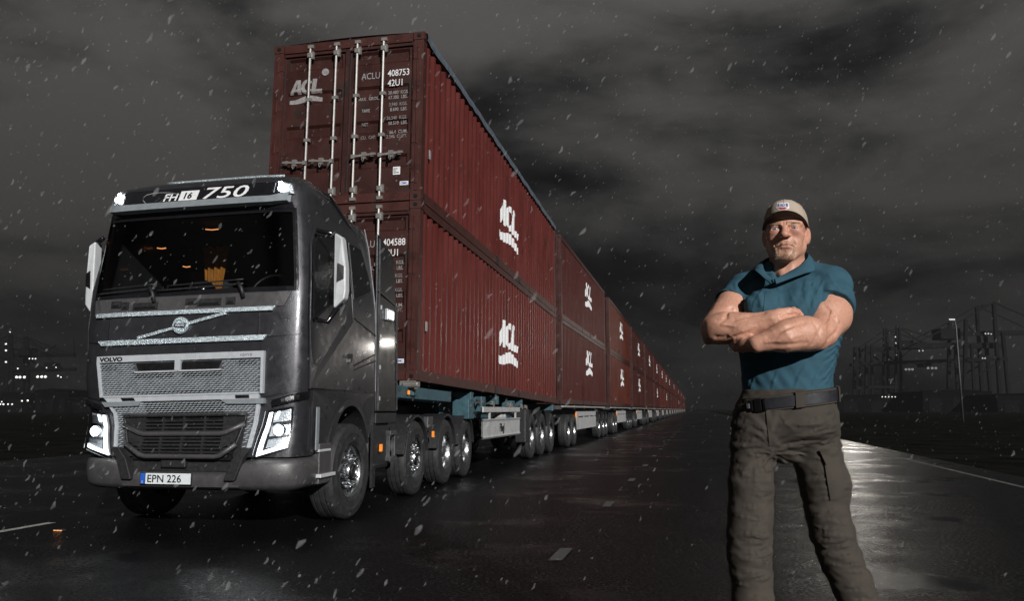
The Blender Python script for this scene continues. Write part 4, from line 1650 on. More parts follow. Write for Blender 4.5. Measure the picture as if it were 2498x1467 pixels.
ME_T['marker_lamp'] = b.mesh('marker_lamp', M_amber)
for n in range(22):
    p = start2 + ey2 * (14.23 * n)
    i = n + 1
    tl = {0: 'second trailer of the row, behind the lettered side guard'}.get(n, ORD[i] + ' trailer counted back from the lorry, under red containers')
    t = thing('container_trailer', tl, 'trailer', p, -A2, 'container trailers in the row')
    for k, me in ME_T.items():
        obj(k, me, t)
    tri_axle(t, (9.53, 11.0, 12.1) if n else (9.53, 11.07, 12.2), .507, n < 3)
    for y in (1.23, 2.46):
        for s in (1, -1):
            make_wheel(t, (s * 1.07, y, .507), s, False, False)
    det = 1 if n < 4 else 0
    logo = ME_LOGO2 if n < 8 else (ME_LOGO2 if n % 3 == 0 else None)
    for lv in (0, 1):
        hcol = 'upper' if lv else 'lower'
        make_container('%s red container of the %s stack back from the lorry' % (hcol, ORD[i]), '', det, logo if not (n > 1 and lv == 0 and n % 2) else None, p + Vector((0, 0, 1.335 + lv * (CH + .006))), (0, 0, -A2), GRP, falloff_red=[M_red2, M_red3, M_red4][(n * 5 + lv * 3 + n // 3) % 3])  # side colour carries the light falloff of the later units
# ------------------------------------------------------------------ the man: distance fields turned into meshes
MY = 3.1
M_ORG = Vector((1.05, MY, 0.0))


def q(px, py, dy=0.0):
    """photograph pixel -> point in the man's own frame, dy metres behind (+) or ahead (-) of his axis"""
    p = ray_at(px, py, MY + dy) - M_ORG
    return np.array([p.x, p.y, p.z])


PX = 1 / 622.0


class Field:
    def __init__(self, xs, ys, zs):
        self.a = [np.asarray(v, float) for v in (xs, ys, zs)]
        self.D = np.full([len(v) for v in self.a], 0.5, np.float32)

    def block(self, lo, hi):
        sl = tuple(slice(max(0, int(np.searchsorted(v, l)) - 1), min(len(v), int(np.searchsorted(v, h)) + 1)) for v, l, h in zip(self.a, lo, hi))
        X, Y, Z = (v[s] for v, s in zip(self.a, sl))
        return sl, X[:, None, None], Y[None, :, None], Z[None, None, :]

    def put(self, d, sl, k, mode):
        A = self.D[sl]
        if mode == 'add':
            h = np.clip(.5 + .5 * (A - d) / k, 0, 1)
            self.D[sl] = A * (1 - h) + d * h - k * h * (1 - h)
        else:
            h = np.clip(.5 - .5 * (A + d) / k, 0, 1)
            self.D[sl] = A * (1 - h) - d * h + k * h * (1 - h)

    def cone(self, a, b, ra, rb, k=.012, mode='add', sq=None):
        a, b = np.asarray(a, float), np.asarray(b, float)
        m = max(ra, rb) + k + .02
        sl, X, Y, Z = self.block(np.minimum(a, b) - m, np.maximum(a, b) + m)
        d = b - a
        L = max(1e-9, float(d @ d))
        t = np.clip(((X - a[0]) * d[0] + (Y - a[1]) * d[1] + (Z - a[2]) * d[2]) / L, 0, 1)
        r = np.sqrt((X - a[0] - t * d[0]) ** 2 + (Y - a[1] - t * d[1]) ** 2 + (Z - a[2] - t * d[2]) ** 2) - (ra + (rb - ra) * t)
        self.put(r, sl, k, mode)
        return self

    def ell(self, c, r, k=.012, R=None, mode='add'):
        c = np.asarray(c, float)
        r = np.asarray(r, float)
        m = float(r.max()) + k + .02
        sl, X, Y, Z = self.block(c - m, c + m)
        P = [X - c[0], Y - c[1], Z - c[2]]
        if R is not None:
            P = [R[0][i] * P[0] + R[1][i] * P[1] + R[2][i] * P[2] for i in range(3)]
        k0 = np.sqrt((P[0] / r[0]) ** 2 + (P[1] / r[1]) ** 2 + (P[2] / r[2]) ** 2)
        k1 = np.sqrt((P[0] / r[0] ** 2) ** 2 + (P[1] / r[1] ** 2) ** 2 + (P[2] / r[2] ** 2) ** 2) + 1e-9
        self.put(k0 * (k0 - 1) / k1, sl, k, mode)
        return self

    def loft(self, rows, phi, k=.02, n=2.3, mode='add', pad=.06):
        """rows: z, cx, cy, a, b - an upright body of squashed oval sections turned by phi"""
        rows = sorted(rows)
        z = np.array([r[0] for r in rows])
        lo = [min(r[1] - max(r[3], r[4]) for r in rows) - pad, min(r[2] - max(r[3], r[4]) for r in rows) - pad, z[0] - pad]
        hi = [max(r[1] + max(r[3], r[4]) for r in rows) + pad, max(r[2] + max(r[3], r[4]) for r in rows) + pad, z[-1] + pad]
        sl, X, Y, Z = self.block(lo, hi)
        f = [np.interp(Z, z, [r[i] for r in rows]) for i in (1, 2, 3, 4)]
        c, s = math.cos(phi), math.sin(phi)
        U = (X - f[0]) * c + (Y - f[1]) * s
        V = -(X - f[0]) * s + (Y - f[1]) * c
        e = (np.abs(U / f[2]) ** n + np.abs(V / f[3]) ** n) ** (1 / n)
        d = (e - 1) * np.minimum(f[2], f[3])
        d = np.maximum(d, np.maximum(Z - z[-1], z[0] - Z))
        self.put(d.astype(np.float32), sl, k, mode)
        return self

    def cut(self, p, n):
        """drop what lies on the side n points to"""
        X, Y, Z = self.a[0][:, None, None], self.a[1][None, :, None], self.a[2][None, None, :]
        n = np.asarray(n, float) / np.linalg.norm(n)
        self.D = np.maximum(self.D, ((X - p[0]) * n[0] + (Y - p[1]) * n[1] + (Z - p[2]) * n[2]).astype(np.float32))
        return self

    def coords(self, sl=None):
        return self.a[0][:, None, None], self.a[1][None, :, None], self.a[2][None, None, :]

    def nets(self):
        D = self.D
        S = D < 0
        nx, ny, nz = D.shape
        C = np.zeros((nx - 1, ny - 1, nz - 1), np.int8)
        for i in (0, 1):
            for j in (0, 1):
                for k in (0, 1):
                    C += S[i:nx - 1 + i, j:ny - 1 + j, k:nz - 1 + k]
        act = (C > 0) & (C < 8)
        I, J, K = np.nonzero(act)
        vid = np.full(act.shape, -1, np.int64)
        vid[I, J, K] = np.arange(len(I))
        acc = np.zeros((len(I), 3))
        cnt = np.zeros(len(I))
        offs = [(i, j, k) for i in (0, 1) for j in (0, 1) for k in (0, 1)]
        for a in offs:
            for ax in range(3):
                if a[ax] == 1:
                    continue
                b_ = list(a)
                b_[ax] = 1
                d0 = D[I + a[0], J + a[1], K + a[2]]
                d1 = D[I + b_[0], J + b_[1], K + b_[2]]
                m = (d0 < 0) != (d1 < 0)
                t = np.where(m, d0 / (d0 - d1 + 1e-12), 0)
                P = np.zeros((len(I), 3))
                for x in range(3):
                    P[:, x] = a[x]
                P[:, ax] += t
                acc += P * m[:, None]
                cnt += m
        P = acc / cnt[:, None]
        out = np.zeros_like(P)
        for x, idx in enumerate((I, J, K)):
            v = self.a[x]
            out[:, x] = v[idx] + (v[idx + 1] - v[idx]) * P[:, x]
        F = []
        for ax in range(3):
            u, w = [(1, 2), (2, 0), (0, 1)][ax]
            lo = [slice(None)] * 3
            hi = [slice(None)] * 3
            lo[ax] = slice(0, -1)
            hi[ax] = slice(1, None)
            s0, s1 = S[tuple(lo)], S[tuple(hi)]
            E = s0 != s1
            E = np.argwhere(E)
            E = E[(E[:, u] > 0) & (E[:, w] > 0) & (E[:, u] < D.shape[u] - 1) & (E[:, w] < D.shape[w] - 1)]
            def cell(du, dw):
                c = E.copy()
                c[:, u] -= du
                c[:, w] -= dw
                return vid[c[:, 0], c[:, 1], c[:, 2]]
            quad = np.stack([cell(1, 1), cell(0, 1), cell(0, 0), cell(1, 0)], 1)
            inside0 = S[E[:, 0], E[:, 1], E[:, 2]]
            quad = np.where(inside0[:, None], quad, quad[:, ::-1])
            F.append(quad)
        return out, np.concatenate(F)


def net_mesh(name, V, F, m, smooth_it=1):
    if smooth_it:
        for _ in range(smooth_it):
            acc = np.zeros_like(V)
            cnt = np.zeros(len(V))
            for a, b in ((0, 1), (1, 2), (2, 3), (3, 0)):
                np.add.at(acc, F[:, a], V[F[:, b]])
                np.add.at(acc, F[:, b], V[F[:, a]])
                np.add.at(cnt, F[:, a], 1)
                np.add.at(cnt, F[:, b], 1)
            V = V * .5 + .5 * acc / np.maximum(cnt, 1)[:, None]
    me = bpy.data.meshes.new(name)
    me.vertices.add(len(V))
    me.vertices.foreach_set('co', V.astype(np.float32).ravel())
    me.loops.add(len(F) * 4)
    me.loops.foreach_set('vertex_index', F.astype(np.int32).ravel())
    me.polygons.add(len(F))
    me.polygons.foreach_set('loop_start', np.arange(0, len(F) * 4, 4, dtype=np.int32))
    me.update(calc_edges=True)
    me.validate()
    me.polygons.foreach_set('use_smooth', [True] * len(me.polygons))
    me.materials.append(m)
    return me, V


def hash3(i, j, k):
    h = (i * 374761393 + j * 668265263 + k * 2147483647 + 1013904223) & 0x7fffffff
    h = ((h ^ (h >> 13)) * 1274126177) & 0x7fffffff
    return ((h ^ (h >> 16)) & 0xffff) / 65535.0


def vnoise(x, y, z):
    x, y, z = np.broadcast_arrays(x, y, z)
    i, j, k = np.floor(x).astype(np.int64), np.floor(y).astype(np.int64), np.floor(z).astype(np.int64)
    u, v, w = x - i, y - j, z - k
    u, v, w = (t * t * (3 - 2 * t) for t in (u, v, w))
    r = 0
    for a in (0, 1):
        for b in (0, 1):
            for c in (0, 1):
                r = r + hash3(i + a, j + b, k + c) * (u if a else 1 - u) * (v if b else 1 - v) * (w if c else 1 - w)
    return r * 2 - 1


def ridge(n, p=1.0):
    return (1 - np.abs(n)) ** 2 * 2 - 1


man = thing('person', 'bald muscular person in teal polo shirt, khaki cap and grey cargo trousers, arms folded', 'person', M_ORG)

# --- head frame
HS = 1.10
yaw_h, pit_h, rol_h = rad(-21), rad(-1.0), rad(1.0)
eye_mid = q(1914, 556, -.10)
RH = np.array((Matrix.Rotation(yaw_h, 3, 'Z') @ Matrix.Rotation(pit_h, 3, 'X') @ Matrix.Rotation(rol_h, 3, 'Y')))
# head coordinates: u to the picture's right, w forward (towards the camera), v up; origin behind the bridge of the nose
HC = eye_mid - RH @ np.array([0, -.098 * HS, 0])


def hd(u, v, w):
    v = v if v > 0 else v * .85
    u = u * .93
    return HC + RH @ (np.array([u, -w, v]) * HS)


def head_prims(F):
    e = lambda c, r, k=.012, mode='add', R=None: F.ell(hd(*c), np.array([r[0], r[2], r[1]]) * HS, k, R=RH if R is None else R, mode=mode)
    c = lambda a, b, ra, rb, k=.008, mode='add': F.cone(hd(*a), hd(*b), ra * HS, rb * HS, k, mode)
    e((0, .038, -.012), (.0745, .086, .096), .01)              # skull
    e((0, .03, .045), (.060, .058, .050), .02)                 # forehead
    e((0, -.045, .025), (.056, .065, .066), .02)               # middle of the face
    c((-.052, -.062, .010), (-.020, -.110, .066), .016, .017, .02)  # jaw
    c((.052, -.062, .010), (.020, -.110, .066), .016, .017, .02)
    c((-.058, -.030, .0), (-.051, -.070, .012), .013, .014, .02)
    c((.058, -.030, .0), (.051, -.070, .012), .013, .014, .02)
    e((0, -.112, .068), (.029, .019, .022), .014)              # chin
    e((0, -.070, .062), (.038, .034, .032), .015)              # muzzle
    for s in (-1, 1):
        e((s * .046, -.026, .058), (.021, .019, .023), .022)   # cheekbone
        e((s * .037, -.058, .054), (.017, .024, .022), .018)   # cheek
        c((s * .054, .0185, .068), (s * .012, .0105, .0935), .0085, .0105, .010)   # brow
        e((s * .034, -.001, .100), (.0165, .0115, .0185), .013, 'sub')   # eye socket
        e((s * .012, -.003, .097), (.006, .010, .010), .006, 'sub')
    c((0, .014, .086), (0, -.030, .112), .0085, .0120, .010)   # nose
    e((0, -.031, .113), (.0130, .0105, .0115), .006)
    for s in (-1, 1):
        e((s * .0150, -.033, .101), (.0085, .0080, .012), .005)
        e((s * .0075, -.0425, .108), (.0045, .003, .006), .003, 'sub')
        c((s * .020, -.034, .096), (s * .034, -.068, .082), .0025, .003, .006, 'sub')   # nose-mouth fold
        # lids: a shell over the eyeball with an almond opening
        e((s * .034, .0, .0795), (.0148, .0148, .0148), .010)
        e((s * .035, -.0135, .0800), (.020, .0085, .0100), .018)
        Rl = RH @ np.array(Matrix.Rotation(rad(s * 6), 3, 'Y'))
        F.ell(hd(s * .0345, -.0004, .0950), np.array([.0126, .0130, .0034]) * HS, .0016, R=Rl, mode='sub')
        pts = [(s * .018, .0062, .088), (s * .026, .0098, .0925), (s * .036, .0100, .0925), (s * .046, .0070, .086)]
        for a, b_ in zip(pts[:-1], pts[1:]):
            c(a, b_, .0030, .0030, .004)
    c((-.006, .022, .098), (-.005, .010, .100), .0012, .0012, .004, 'sub')
    c((.006, .022, .098), (.005, .010, .100), .0012, .0012, .004, 'sub')
    for v in (.036, .047):
        c((-.03, v, .092), (.03, v, .092), .0012, .0012, .004, 'sub')
    c((-.026, -.0705, .082), (-.008, -.0672, .0955), .0035, .0042, .005)     # lips
    c((.026, -.0705, .082), (.008, -.0672, .0955), .0035, .0042, .005)
    c((-.008, -.0672, .0955), (.008, -.0672, .0955), .0042, .0042, .005)
    c((-.020, -.0775, .085), (.020, -.0775, .085), .0048, .0048, .006)
    c((-.011, -.0782, .090), (.011, -.0782, .090), .0052, .0052, .006)
    pm = [(-.031, -.0775, .082), (-.012, -.0725, .0985), (.012, -.0725, .0985), (.031, -.0775, .082)]
    for a, b_ in zip(pm[:-1], pm[1:]):
        c(a, b_, .0024, .0024, .0020, 'sub')
    c((-.016, -.0925, .092), (.016, -.0925, .092), .004, .004, .008, 'sub')
    for s in (-1, 1):                                           # ears
        Re = RH @ np.array(Matrix.Rotation(rad(s * -28), 3, 'Z') @ Matrix.Rotation(rad(-8), 3, 'X'))
        F.ell(hd(s * .079, -.010, -.014), np.array([.0070, .019, .031]) * HS, .005, R=Re)
        F.ell(hd(s * .0850, -.006, -.006), np.array([.0055, .010, .018]) * HS, .004, R=Re, mode='sub')
        F.ell(hd(s * .0765, -.033, -.006), np.array([.006, .009, .010]) * HS, .006, R=Re)
    # neck
    c((0, -.05, -.025), (0, -.19, -.045), .058, .066, .03)
    c((-.040, -.06, -.01), (-.012, -.185, .020), .016, .014, .02)
    c((.040, -.06, -.01), (.012, -.185, .020), .016, .014, .02)


J = dict(
    shR=q(1812, 706, .10), elR=q(1738, 806, -.055), wrR=q(1888, 779, -.205),
    shL=q(2028, 706, -.05), elL=q(1996, 815, -.205), wrL=q(1848, 839, -.245))


def arm_prims(F):
    P = PX
    # right arm (picture left)
    F.cone(J['shR'], q(1786, 747, .02), 32 * P, 37 * P, .02)
    F.cone(q(1786, 747, .02), J['elR'] + np.array([.005, .0, .008]), 37 * P, 31 * P, .02)
    F.ell(q(1776, 768, -.02), (36 * P, 40 * P, 38 * P), .02)
    F.ell(q(1727, 822, -.045), (13 * P, 20 * P, 20 * P), .014)
    F.cone(q(1752, 804, -.09), q(1812, 801, -.145), 36 * P, 34 * P, .022)
    F.cone(q(1812, 801, -.145), J['wrR'], 33 * P, 21 * P, .02)
    F.ell(q(1778, 795, -.115), (44 * P, 34 * P, 32 * P), .02)
    # left arm (picture right)
    F.cone(J['shL'], q(2020, 770, -.11), 44 * P, 50 * P, .02)
    F.cone(q(2020, 770, -.11), q(2004, 812, -.19), 48 * P, 36 * P, .025)
    F.ell(q(2008, 764, -.13), (44 * P, 40 * P, 40 * P), .02)
    F.ell(q(2040, 765, -.06), (32 * P, 44 * P, 48 * P), .02)
    F.ell(q(2000, 832, -.215), (18 * P, 16 * P, 20 * P), .02)
    F.cone(q(1972, 815, -.235), q(1915, 822, -.265), 40 * P, 33 * P, .022)
    F.cone(q(1915, 822, -.265), J['wrL'], 32 * P, 19 * P, .02)
    F.ell(q(1948, 805, -.245), (40 * P, 32 * P, 30 * P), .02)
    # right hand: back of the palm, four fingers slipping behind the left upper arm, thumb along the top
    w = J['wrR']
    palm = q(1925, 772, -.190)
    F.cone(w, palm, 19 * P, 17 * P, .014)
    for i, (oy, oz) in enumerate(((-.012, .020), (-.014, .006), (-.012, -.009), (-.008, -.024))):
        kn = q(1934, 771, -.185) + np.array([.004 - .004 * abs(i - 1), oy, oz])
        F.cone(w + np.array([.01, oy * .5, oz * .5]), kn, .012, .0115, .008)
        mid = kn + np.array([.030, .022, -.002])
        tip = mid + np.array([.022, .030, -.002]) * (1, .85, .95, .75)[i]
        F.ell(kn + np.array([0, -.003, 0]), (.0115, .0105, .0105), .005)
        F.cone(kn, mid, .0108, .0098, .004)
        F.cone(mid, tip, .0098, .0082, .004)
    t0 = w + np.array([.015, -.012, .024])
    t1 = q(1925, 758, -.215)
    F.cone(t0, t1, .014, .0125, .012)
    F.cone(t1, q(1948, 762, -.205), .012, .009, .005)
    # left hand: tucked under the right upper arm
    w = J['wrL']
    palm = q(1818, 842, -.195)
    F.cone(w, palm, 17 * P, 16 * P, .012)
    for i, (oy, oz) in enumerate(((-.014, .016), (-.010, .003), (-.004, -.010), (.004, -.020))):
        kn = q(1812, 841, -.185) + np.array([0, oy, oz])
        mid = kn + np.array([-.020, .030, .006])
        tip = mid + np.array([-.006, .026, .014])
        F.ell(kn, (.0112, .0105, .0105), .005)
        F.cone(kn, mid, .0105, .0095, .004)
        F.cone(mid, tip, .0095, .008, .004)
    F.cone(w, q(1832, 826, -.20), .013, .011, .01)
    F.cone(q(1832, 826, -.20), q(1812, 822, -.17), .0115, .009, .005)


def row(py, l, r, b, dy=0.0, bf=1.0):
    a, c = q(l, py, dy), q(r, py, dy)
    return ((a[2] + c[2]) / 2, (a[0] + c[0]) / 2, dy, (c[0] - a[0]) / 2 * 1.0, b)


PHI = rad(-29)       # chest turned towards the picture's left
TORSO = [row(672, 1868, 1962, .085, .02), row(685, 1838, 2000, .105, .015), row(702, 1812, 2030, .125, .01), row(730, 1800, 2040, .146, 0), row(765, 1797, 2048, .155, -.005), row(810, 1800, 2048, .152, 0), row(850, 1804, 2040, .143, .0),
         row(890, 1810, 2030, .135, 0), row(930, 1815, 2023, .132, .0), row(962, 1815, 2024, .134, .0), row(990, 1812, 2030, .136, 0)]


def shirt_prims(F):
    F.loft(TORSO, PHI, .02, 2.35)
    F.cone(q(1885, 660, .03), q(1814, 702, .095), 24 * PX, 33 * PX, .03)
    F.cone(q(1945, 655, .02), q(2030, 696, -.04), 28 * PX, 46 * PX, .03)
    F.ell(q(1868, 752, -.105), (.080, .060, .072), .03)      # chest
    F.ell(q(1962, 752, -.125), (.088, .062, .075), .03)
    F.cone(q(2026, 770, .02), q(2004, 880, .01), .06, .045, .03)


from mathutils.bvhtree import BVHTree


def on_cloth(bv, px, py, off):
    c_ = Vector(q(px, py, 0))
    o = c_ + (Vector((0, 0, CAM_H)) - M_ORG - c_) * .25
    d = (c_ - o).normalized()
    hit, nrm, fi, dist = bv.ray_cast(o, d)
    if hit is None:
        return None
    return hit - d * off


# --- body mesh (one skin: head, neck, trunk, arms, hands, legs)
def axis(parts):
    out = []
    for a, b_, s in parts:
        n = max(1, int(round((b_ - a) / s)))
        out += [a + (b_ - a) * i / n for i in range(n)]
    return np.array(out + [parts[-1][1]])


bz0 = q(1900, 880)[2]
hz = q(1900, 650)[2]
tz = q(1900, 480)[2] + .02
xl, xr = q(1700, 800)[0] - .01, q(2100, 800)[0] + .01
hxl, hxr = q(1850, 560)[0] - .02, q(1980, 560)[0] + .02
B = Field(axis([(xl, hxl, .0042), (hxl, hxr, .0026), (hxr, xr, .0042)]), axis([(-.36, -.22, .0040), (-.22, -.03, .0026), (-.03, .17, .005)]), axis([(.78, bz0, .014), (bz0, hz, .0040), (hz, tz, .0025)]))
# trunk and upper legs inside the clothes
zwa = q(1900, 900)[2]
B.loft([(z, x, y, a * (.88 if z > zwa else .70), b * (.82 if z > zwa else .66)) for z, x, y, a, b in TORSO if z < q(1900, 690)[2]], PHI, .02, 2.2)
B.cone(q(1885, 668, .04), q(1814, 708, .095), 20 * PX, 27 * PX, .03)
B.cone(q(1945, 664, .03), q(2026, 706, -.04), 22 * PX, 38 * PX, .03)
for a, b_, r0, r1 in ((q(1868, 1000, .0), q(1835, 1120, .0), .075, .045), (q(1970, 1000, .0), q(1990, 1120, .0), .075, .045), (q(1835, 1120), q(1833, 1200), .045, .04), (q(1990, 1120), q(2010, 1200), .045, .04)):
    B.cone(a, b_, r0, r1, .03)
arm_prims(B)
X, Y, Z = B.coords()
arm_w = np.clip((q(1900, 700)[2] - Z) / .05, 0, 1)
B.D = (B.D + arm_w * (.0016 * vnoise(X * 28, Y * 28, Z * 28) + .0007 * vnoise(X * 75, Y * 75, Z * 75))).astype(np.float32)
V, F_ = B.nets()
bv0 = BVHTree.FromPolygons([tuple(v) for v in V.tolist()], [tuple(f) for f in F_.tolist()])


def arm_line(pts, off, r, k, mode):
    w = [on_cloth(bv0, x, y, off) for x, y in pts]
    for i in range(len(w) - 1):
        if w[i] is not None and w[i + 1] is not None and (w[i] - w[i + 1]).length < .12:
            B.cone(w[i], w[i + 1], r * PX, r * PX, k, mode)


# muscle edges, tendons and veins laid along the skin
for pts in ([(1750, 782), (1790, 780), (1830, 770), (1862, 764)], [(1748, 824), (1790, 822), (1825, 812)], [(1962, 786), (1930, 797), (1898, 810), (1872, 822)], [(1968, 838), (1930, 842), (1892, 844)],
            [(1974, 768), (1986, 786), (1996, 802)], [(2050, 790), (2040, 812), (2022, 828)], [(2012, 748), (2032, 768), (2044, 792)], [(1784, 752), (1770, 774), (1758, 786)], [(2004, 800), (1994, 822), (1984, 840)]):
    arm_line(pts, .0030, 1.6, .013, 'sub')
for pts in ([(1760, 792), (1792, 796), (1826, 786), (1860, 780), (1884, 776)], [(1780, 820), (1812, 808), (1842, 796)], [(1956, 816), (1928, 826), (1898, 832), (1866, 836)], [(1940, 800), (1918, 812), (1900, 826)], [(1898, 772), (1916, 765), (1930, 763)], [(1902, 780), (1920, 774), (1934, 772)], [(2030, 760), (2024, 784), (2012, 800)]):
    arm_line(pts, -.0008, 1.9, .006, 'add')
head_prims(B)
V, F_ = B.nets()

M_skin = bpy.data.materials.new('skin')
M_skin.use_nodes = True
n_, l_ = M_skin.node_tree.nodes, M_skin.node_tree.links
pb = n_['Principled BSDF']
at = n_.new('ShaderNodeAttribute')
at.attribute_name = 'tone'
tc_ = n_.new('ShaderNodeTexCoord')
nz_ = n_.new('ShaderNodeTexNoise')
nz_.inputs['Scale'].default_value = 130
nz_.inputs['Detail'].default_value = 5
l_.new(tc_.outputs['Object'], nz_.inputs['Vector'])
mr_ = n_.new('ShaderNodeMapRange')
mr_.inputs['From Min'].default_value = .3
mr_.inputs['From Max'].default_value = .7
mr_.inputs['To Min'].default_value = .88
mr_.inputs['To Max'].default_value = 1.10
l_.new(nz_.outputs[0], mr_.inputs[0])
vs_ = n_.new('ShaderNodeVectorMath')
vs_.operation = 'SCALE'
l_.new(at.outputs['Color'], vs_.inputs[0])
l_.new(mr_.outputs[0], vs_.inputs['Scale'])
l_.new(vs_.outputs[0], pb.inputs['Base Color'])
pb.inputs['Roughness'].default_value = .50
pb.inputs['Subsurface Weight'].default_value = .05
pb.inputs['Subsurface Radius'].default_value = (.012, .005, .003)
pb.inputs['Subsurface Scale'].default_value = 1.0
nb_ = n_.new('ShaderNodeTexNoise')
nb_.inputs['Scale'].default_value = 420
nb_.inputs['Detail'].default_value = 2
l_.new(tc_.outputs['Object'], nb_.inputs['Vector'])
bb_ = n_.new('ShaderNodeBump')
bb_.inputs['Strength'].default_value = .10
bb_.inputs['Distance'].default_value = .003
l_.new(nb_.outputs[0], bb_.inputs['Height'])
l_.new(bb_.outputs[0], pb.inputs['Normal'])

me, V = net_mesh('body', V, F_, M_skin, 1)
H = ((V - HC) @ RH) / HS
hu, hw_, hv = H[:, 0] / .93, -H[:, 1], np.where(H[:, 2] > 0, H[:, 2], H[:, 2] / .85)
tone = np.tile(np.array([.53, .275, .190]), (len(V), 1))
tone *= (1 + .03 * vnoise(V[:, 0] * 30, V[:, 1] * 30, V[:, 2] * 30))[:, None]


def blend(mask, col):
    global tone
    tone = tone * (1 - mask[:, None]) + np.array(col) * mask[:, None]


def gauss(c, r):
    return np.exp(-(((hu - c[0]) / r[0]) ** 2 + ((hv - c[1]) / r[1]) ** 2 + ((hw_ - c[2]) / r[2]) ** 2))


for s in (-1, 1):
    blend(.45 * gauss((s * .045, -.03, .07), (.02, .02, .03)), (.54, .23, .17))
    blend(.5 * gauss((s * .083, -.01, -.01), (.012, .035, .03)), (.56, .24, .19))
    blend(.5 * gauss((s * .034, -.012, .088), (.016, .006, .02)), (.36, .14, .11))
    blend(.5 * gauss((s * .034, .0165, .082), (.018, .004, .03)), (.40, .27, .18))
blend(.55 * gauss((0, -.036, .112), (.016, .014, .02)), (.55, .22, .17))
lip = np.clip(1.6 * np.exp(-((hu / .021) ** 4)) * np.exp(-(((hv + .0735) / .0085) ** 4)) * (hw_ > .07), 0, 1)
blend(.60 * lip, (.40, .17, .14))
st = np.clip(1.3 * np.exp(-((hu / .036) ** 4)) * np.exp(-(((hv + .088) / .036) ** 4)) * (hw_ > .05), 0, 1) * (1 - lip)
blend(.30 * st, (.36, .23, .155))
for p_, r_ in ((q(1727, 822, -.045), .035), (q(2000, 838, -.22), .035), (q(1934, 771, -.19), .03)):
    d2 = ((V - p_) ** 2).sum(1)
    tone = tone * (1 - .4 * np.exp(-d2 / r_ ** 2)[:, None]) + np.array([.52, .22, .17]) * (.4 * np.exp(-d2 / r_ ** 2))[:, None]
ca = me.color_attributes.new('tone', 'FLOAT_COLOR', 'POINT')
ca.data.foreach_set('color', np.concatenate([np.clip(tone, 0, 1), np.ones((len(V), 1))], 1).astype(np.float32).ravel())
body = obj('body', me, man)

# eyes
M_eye = mat('eye_white', (.42, .40, .38), .12, 0, .06, 60)
M_iris = mat('iris_blue', (.06, .13, .24), .12, 0, .3, 300)
M_pupil = mat('pupil', (.004, .004, .004), .08)
for s in (-1, 1):
    c = hd(s * .034, .0, .0795)
    b = MB()
    b.ball(c, .0135 * HS, 10)
    ey = b.build('eye', M_eye, man, smooth=True)
    look = Vector((-.31, -.92, -.20)).normalized()
    for nm, r, off, m in (('iris', .0060, .0131, M_iris), ('pupil', .0026, .0139, M_pupil)):
        b = MB()
        b.lathe([(0, .0010), (r * HS * .7, .0006), (r * HS, -.0006)], (0, 0, 0), 'Z', 16)
        k = b.build(nm, m, ey, smooth=True)
        k.location = Vector(c) + look * off * HS
        k.rotation_euler = look.to_track_quat('Z', 'Y').to_euler()

# hair: goatee, moustache, brows as fine tapered strands rooted on the skin
from mathutils.bvhtree import BVHTree
bvh = BVHTree.FromPolygons([tuple(v) for v in V.tolist()], [tuple(f) for f in F_.tolist()])


def strands(name, spots, n, ln, thick, droop, m, parent=man):
    b = MB()
    for _ in range(n):
        (u, v, ru, rv, dx, dz) = random.choice(spots)
        uu, vv = random.gauss(u, ru), random.gauss(v, rv)
        o = Vector(hd(uu, vv, .2))
        dr = Vector(RH @ np.array([0, 1, 0]))
        hit, nrm, fi, dist = bvh.ray_cast(o, dr)
        if hit is None:
            continue
        L = ln * random.uniform(.6, 1.3)
        d = (nrm * .55 + Vector(RH @ np.array([dx + random.uniform(-.25, .25) + uu * 4 * droop, 0, dz + random.uniform(-.2, .2)]))).normalized()
        x = d.cross(nrm)
        if x.length < 1e-3:
            continue
        x = x.normalized() * thick
        y = d.cross(x).normalized() * thick
        p0 = hit - nrm * .001
        p1 = hit + d * L * .5
        p2 = hit + d * L + Vector((0, 0, -L * .35))
        vs3 = []
        for p_, k in ((p0, 1), (p1, .9), (p2, .25)):
            vs3 += [p_ + x * k, p_ - x * k * .5 + y * k, p_ - x * k * .5 - y * k]
        b.add(vs3, [(0, 1, 4, 3), (1, 2, 5, 4), (2, 0, 3, 5), (3, 4, 7, 6), (4, 5, 8, 7), (5, 3, 6, 8), (6, 7, 8)])
    return b.build(name, m, parent, recalc=False)


M_hair = mat('blond_grey_beard', (.50, .36, .25), .5, 0, .45, 90)
M_brow = mat('blond_brow', (.46, .33, .22), .5, 0, .4, 90)
gt = [(0, -.096, .006, .006, 0, -1), (0, -.108, .008, .006, 0, -1), (0, -.116, .010, .004, 0, -1),
      (-.032, -.086, .0028, .008, 0, -1), (.032, -.086, .0028, .008, 0, -1), (-.030, -.102, .004, .006, 0, -1), (.030, -.102, .004, .006, 0, -1), (-.022, -.114, .007, .004, 0, -1), (.022, -.114, .007, .004, 0, -1)]
strands('beard', gt, 520, .0055, .00040, .1, M_hair)
ms = [(-.012, -.0575, .008, .0022, -.4, -.8), (.012, -.0575, .008, .0022, .4, -.8), (-.026, -.066, .0035, .004, -.3, -.9), (.026, -.066, .0035, .004, .3, -.9)]
strands('moustache', ms, 170, .0042, .00038, .2, M_hair)
for s in (-1, 1):
    strands('eyebrow', [(s * .026, .0145, .007, .0016, s * .9, .3), (s * .038, .0185, .007, .0016, s * .9, -.1)], 150, .0065, .00036, 0, M_brow)

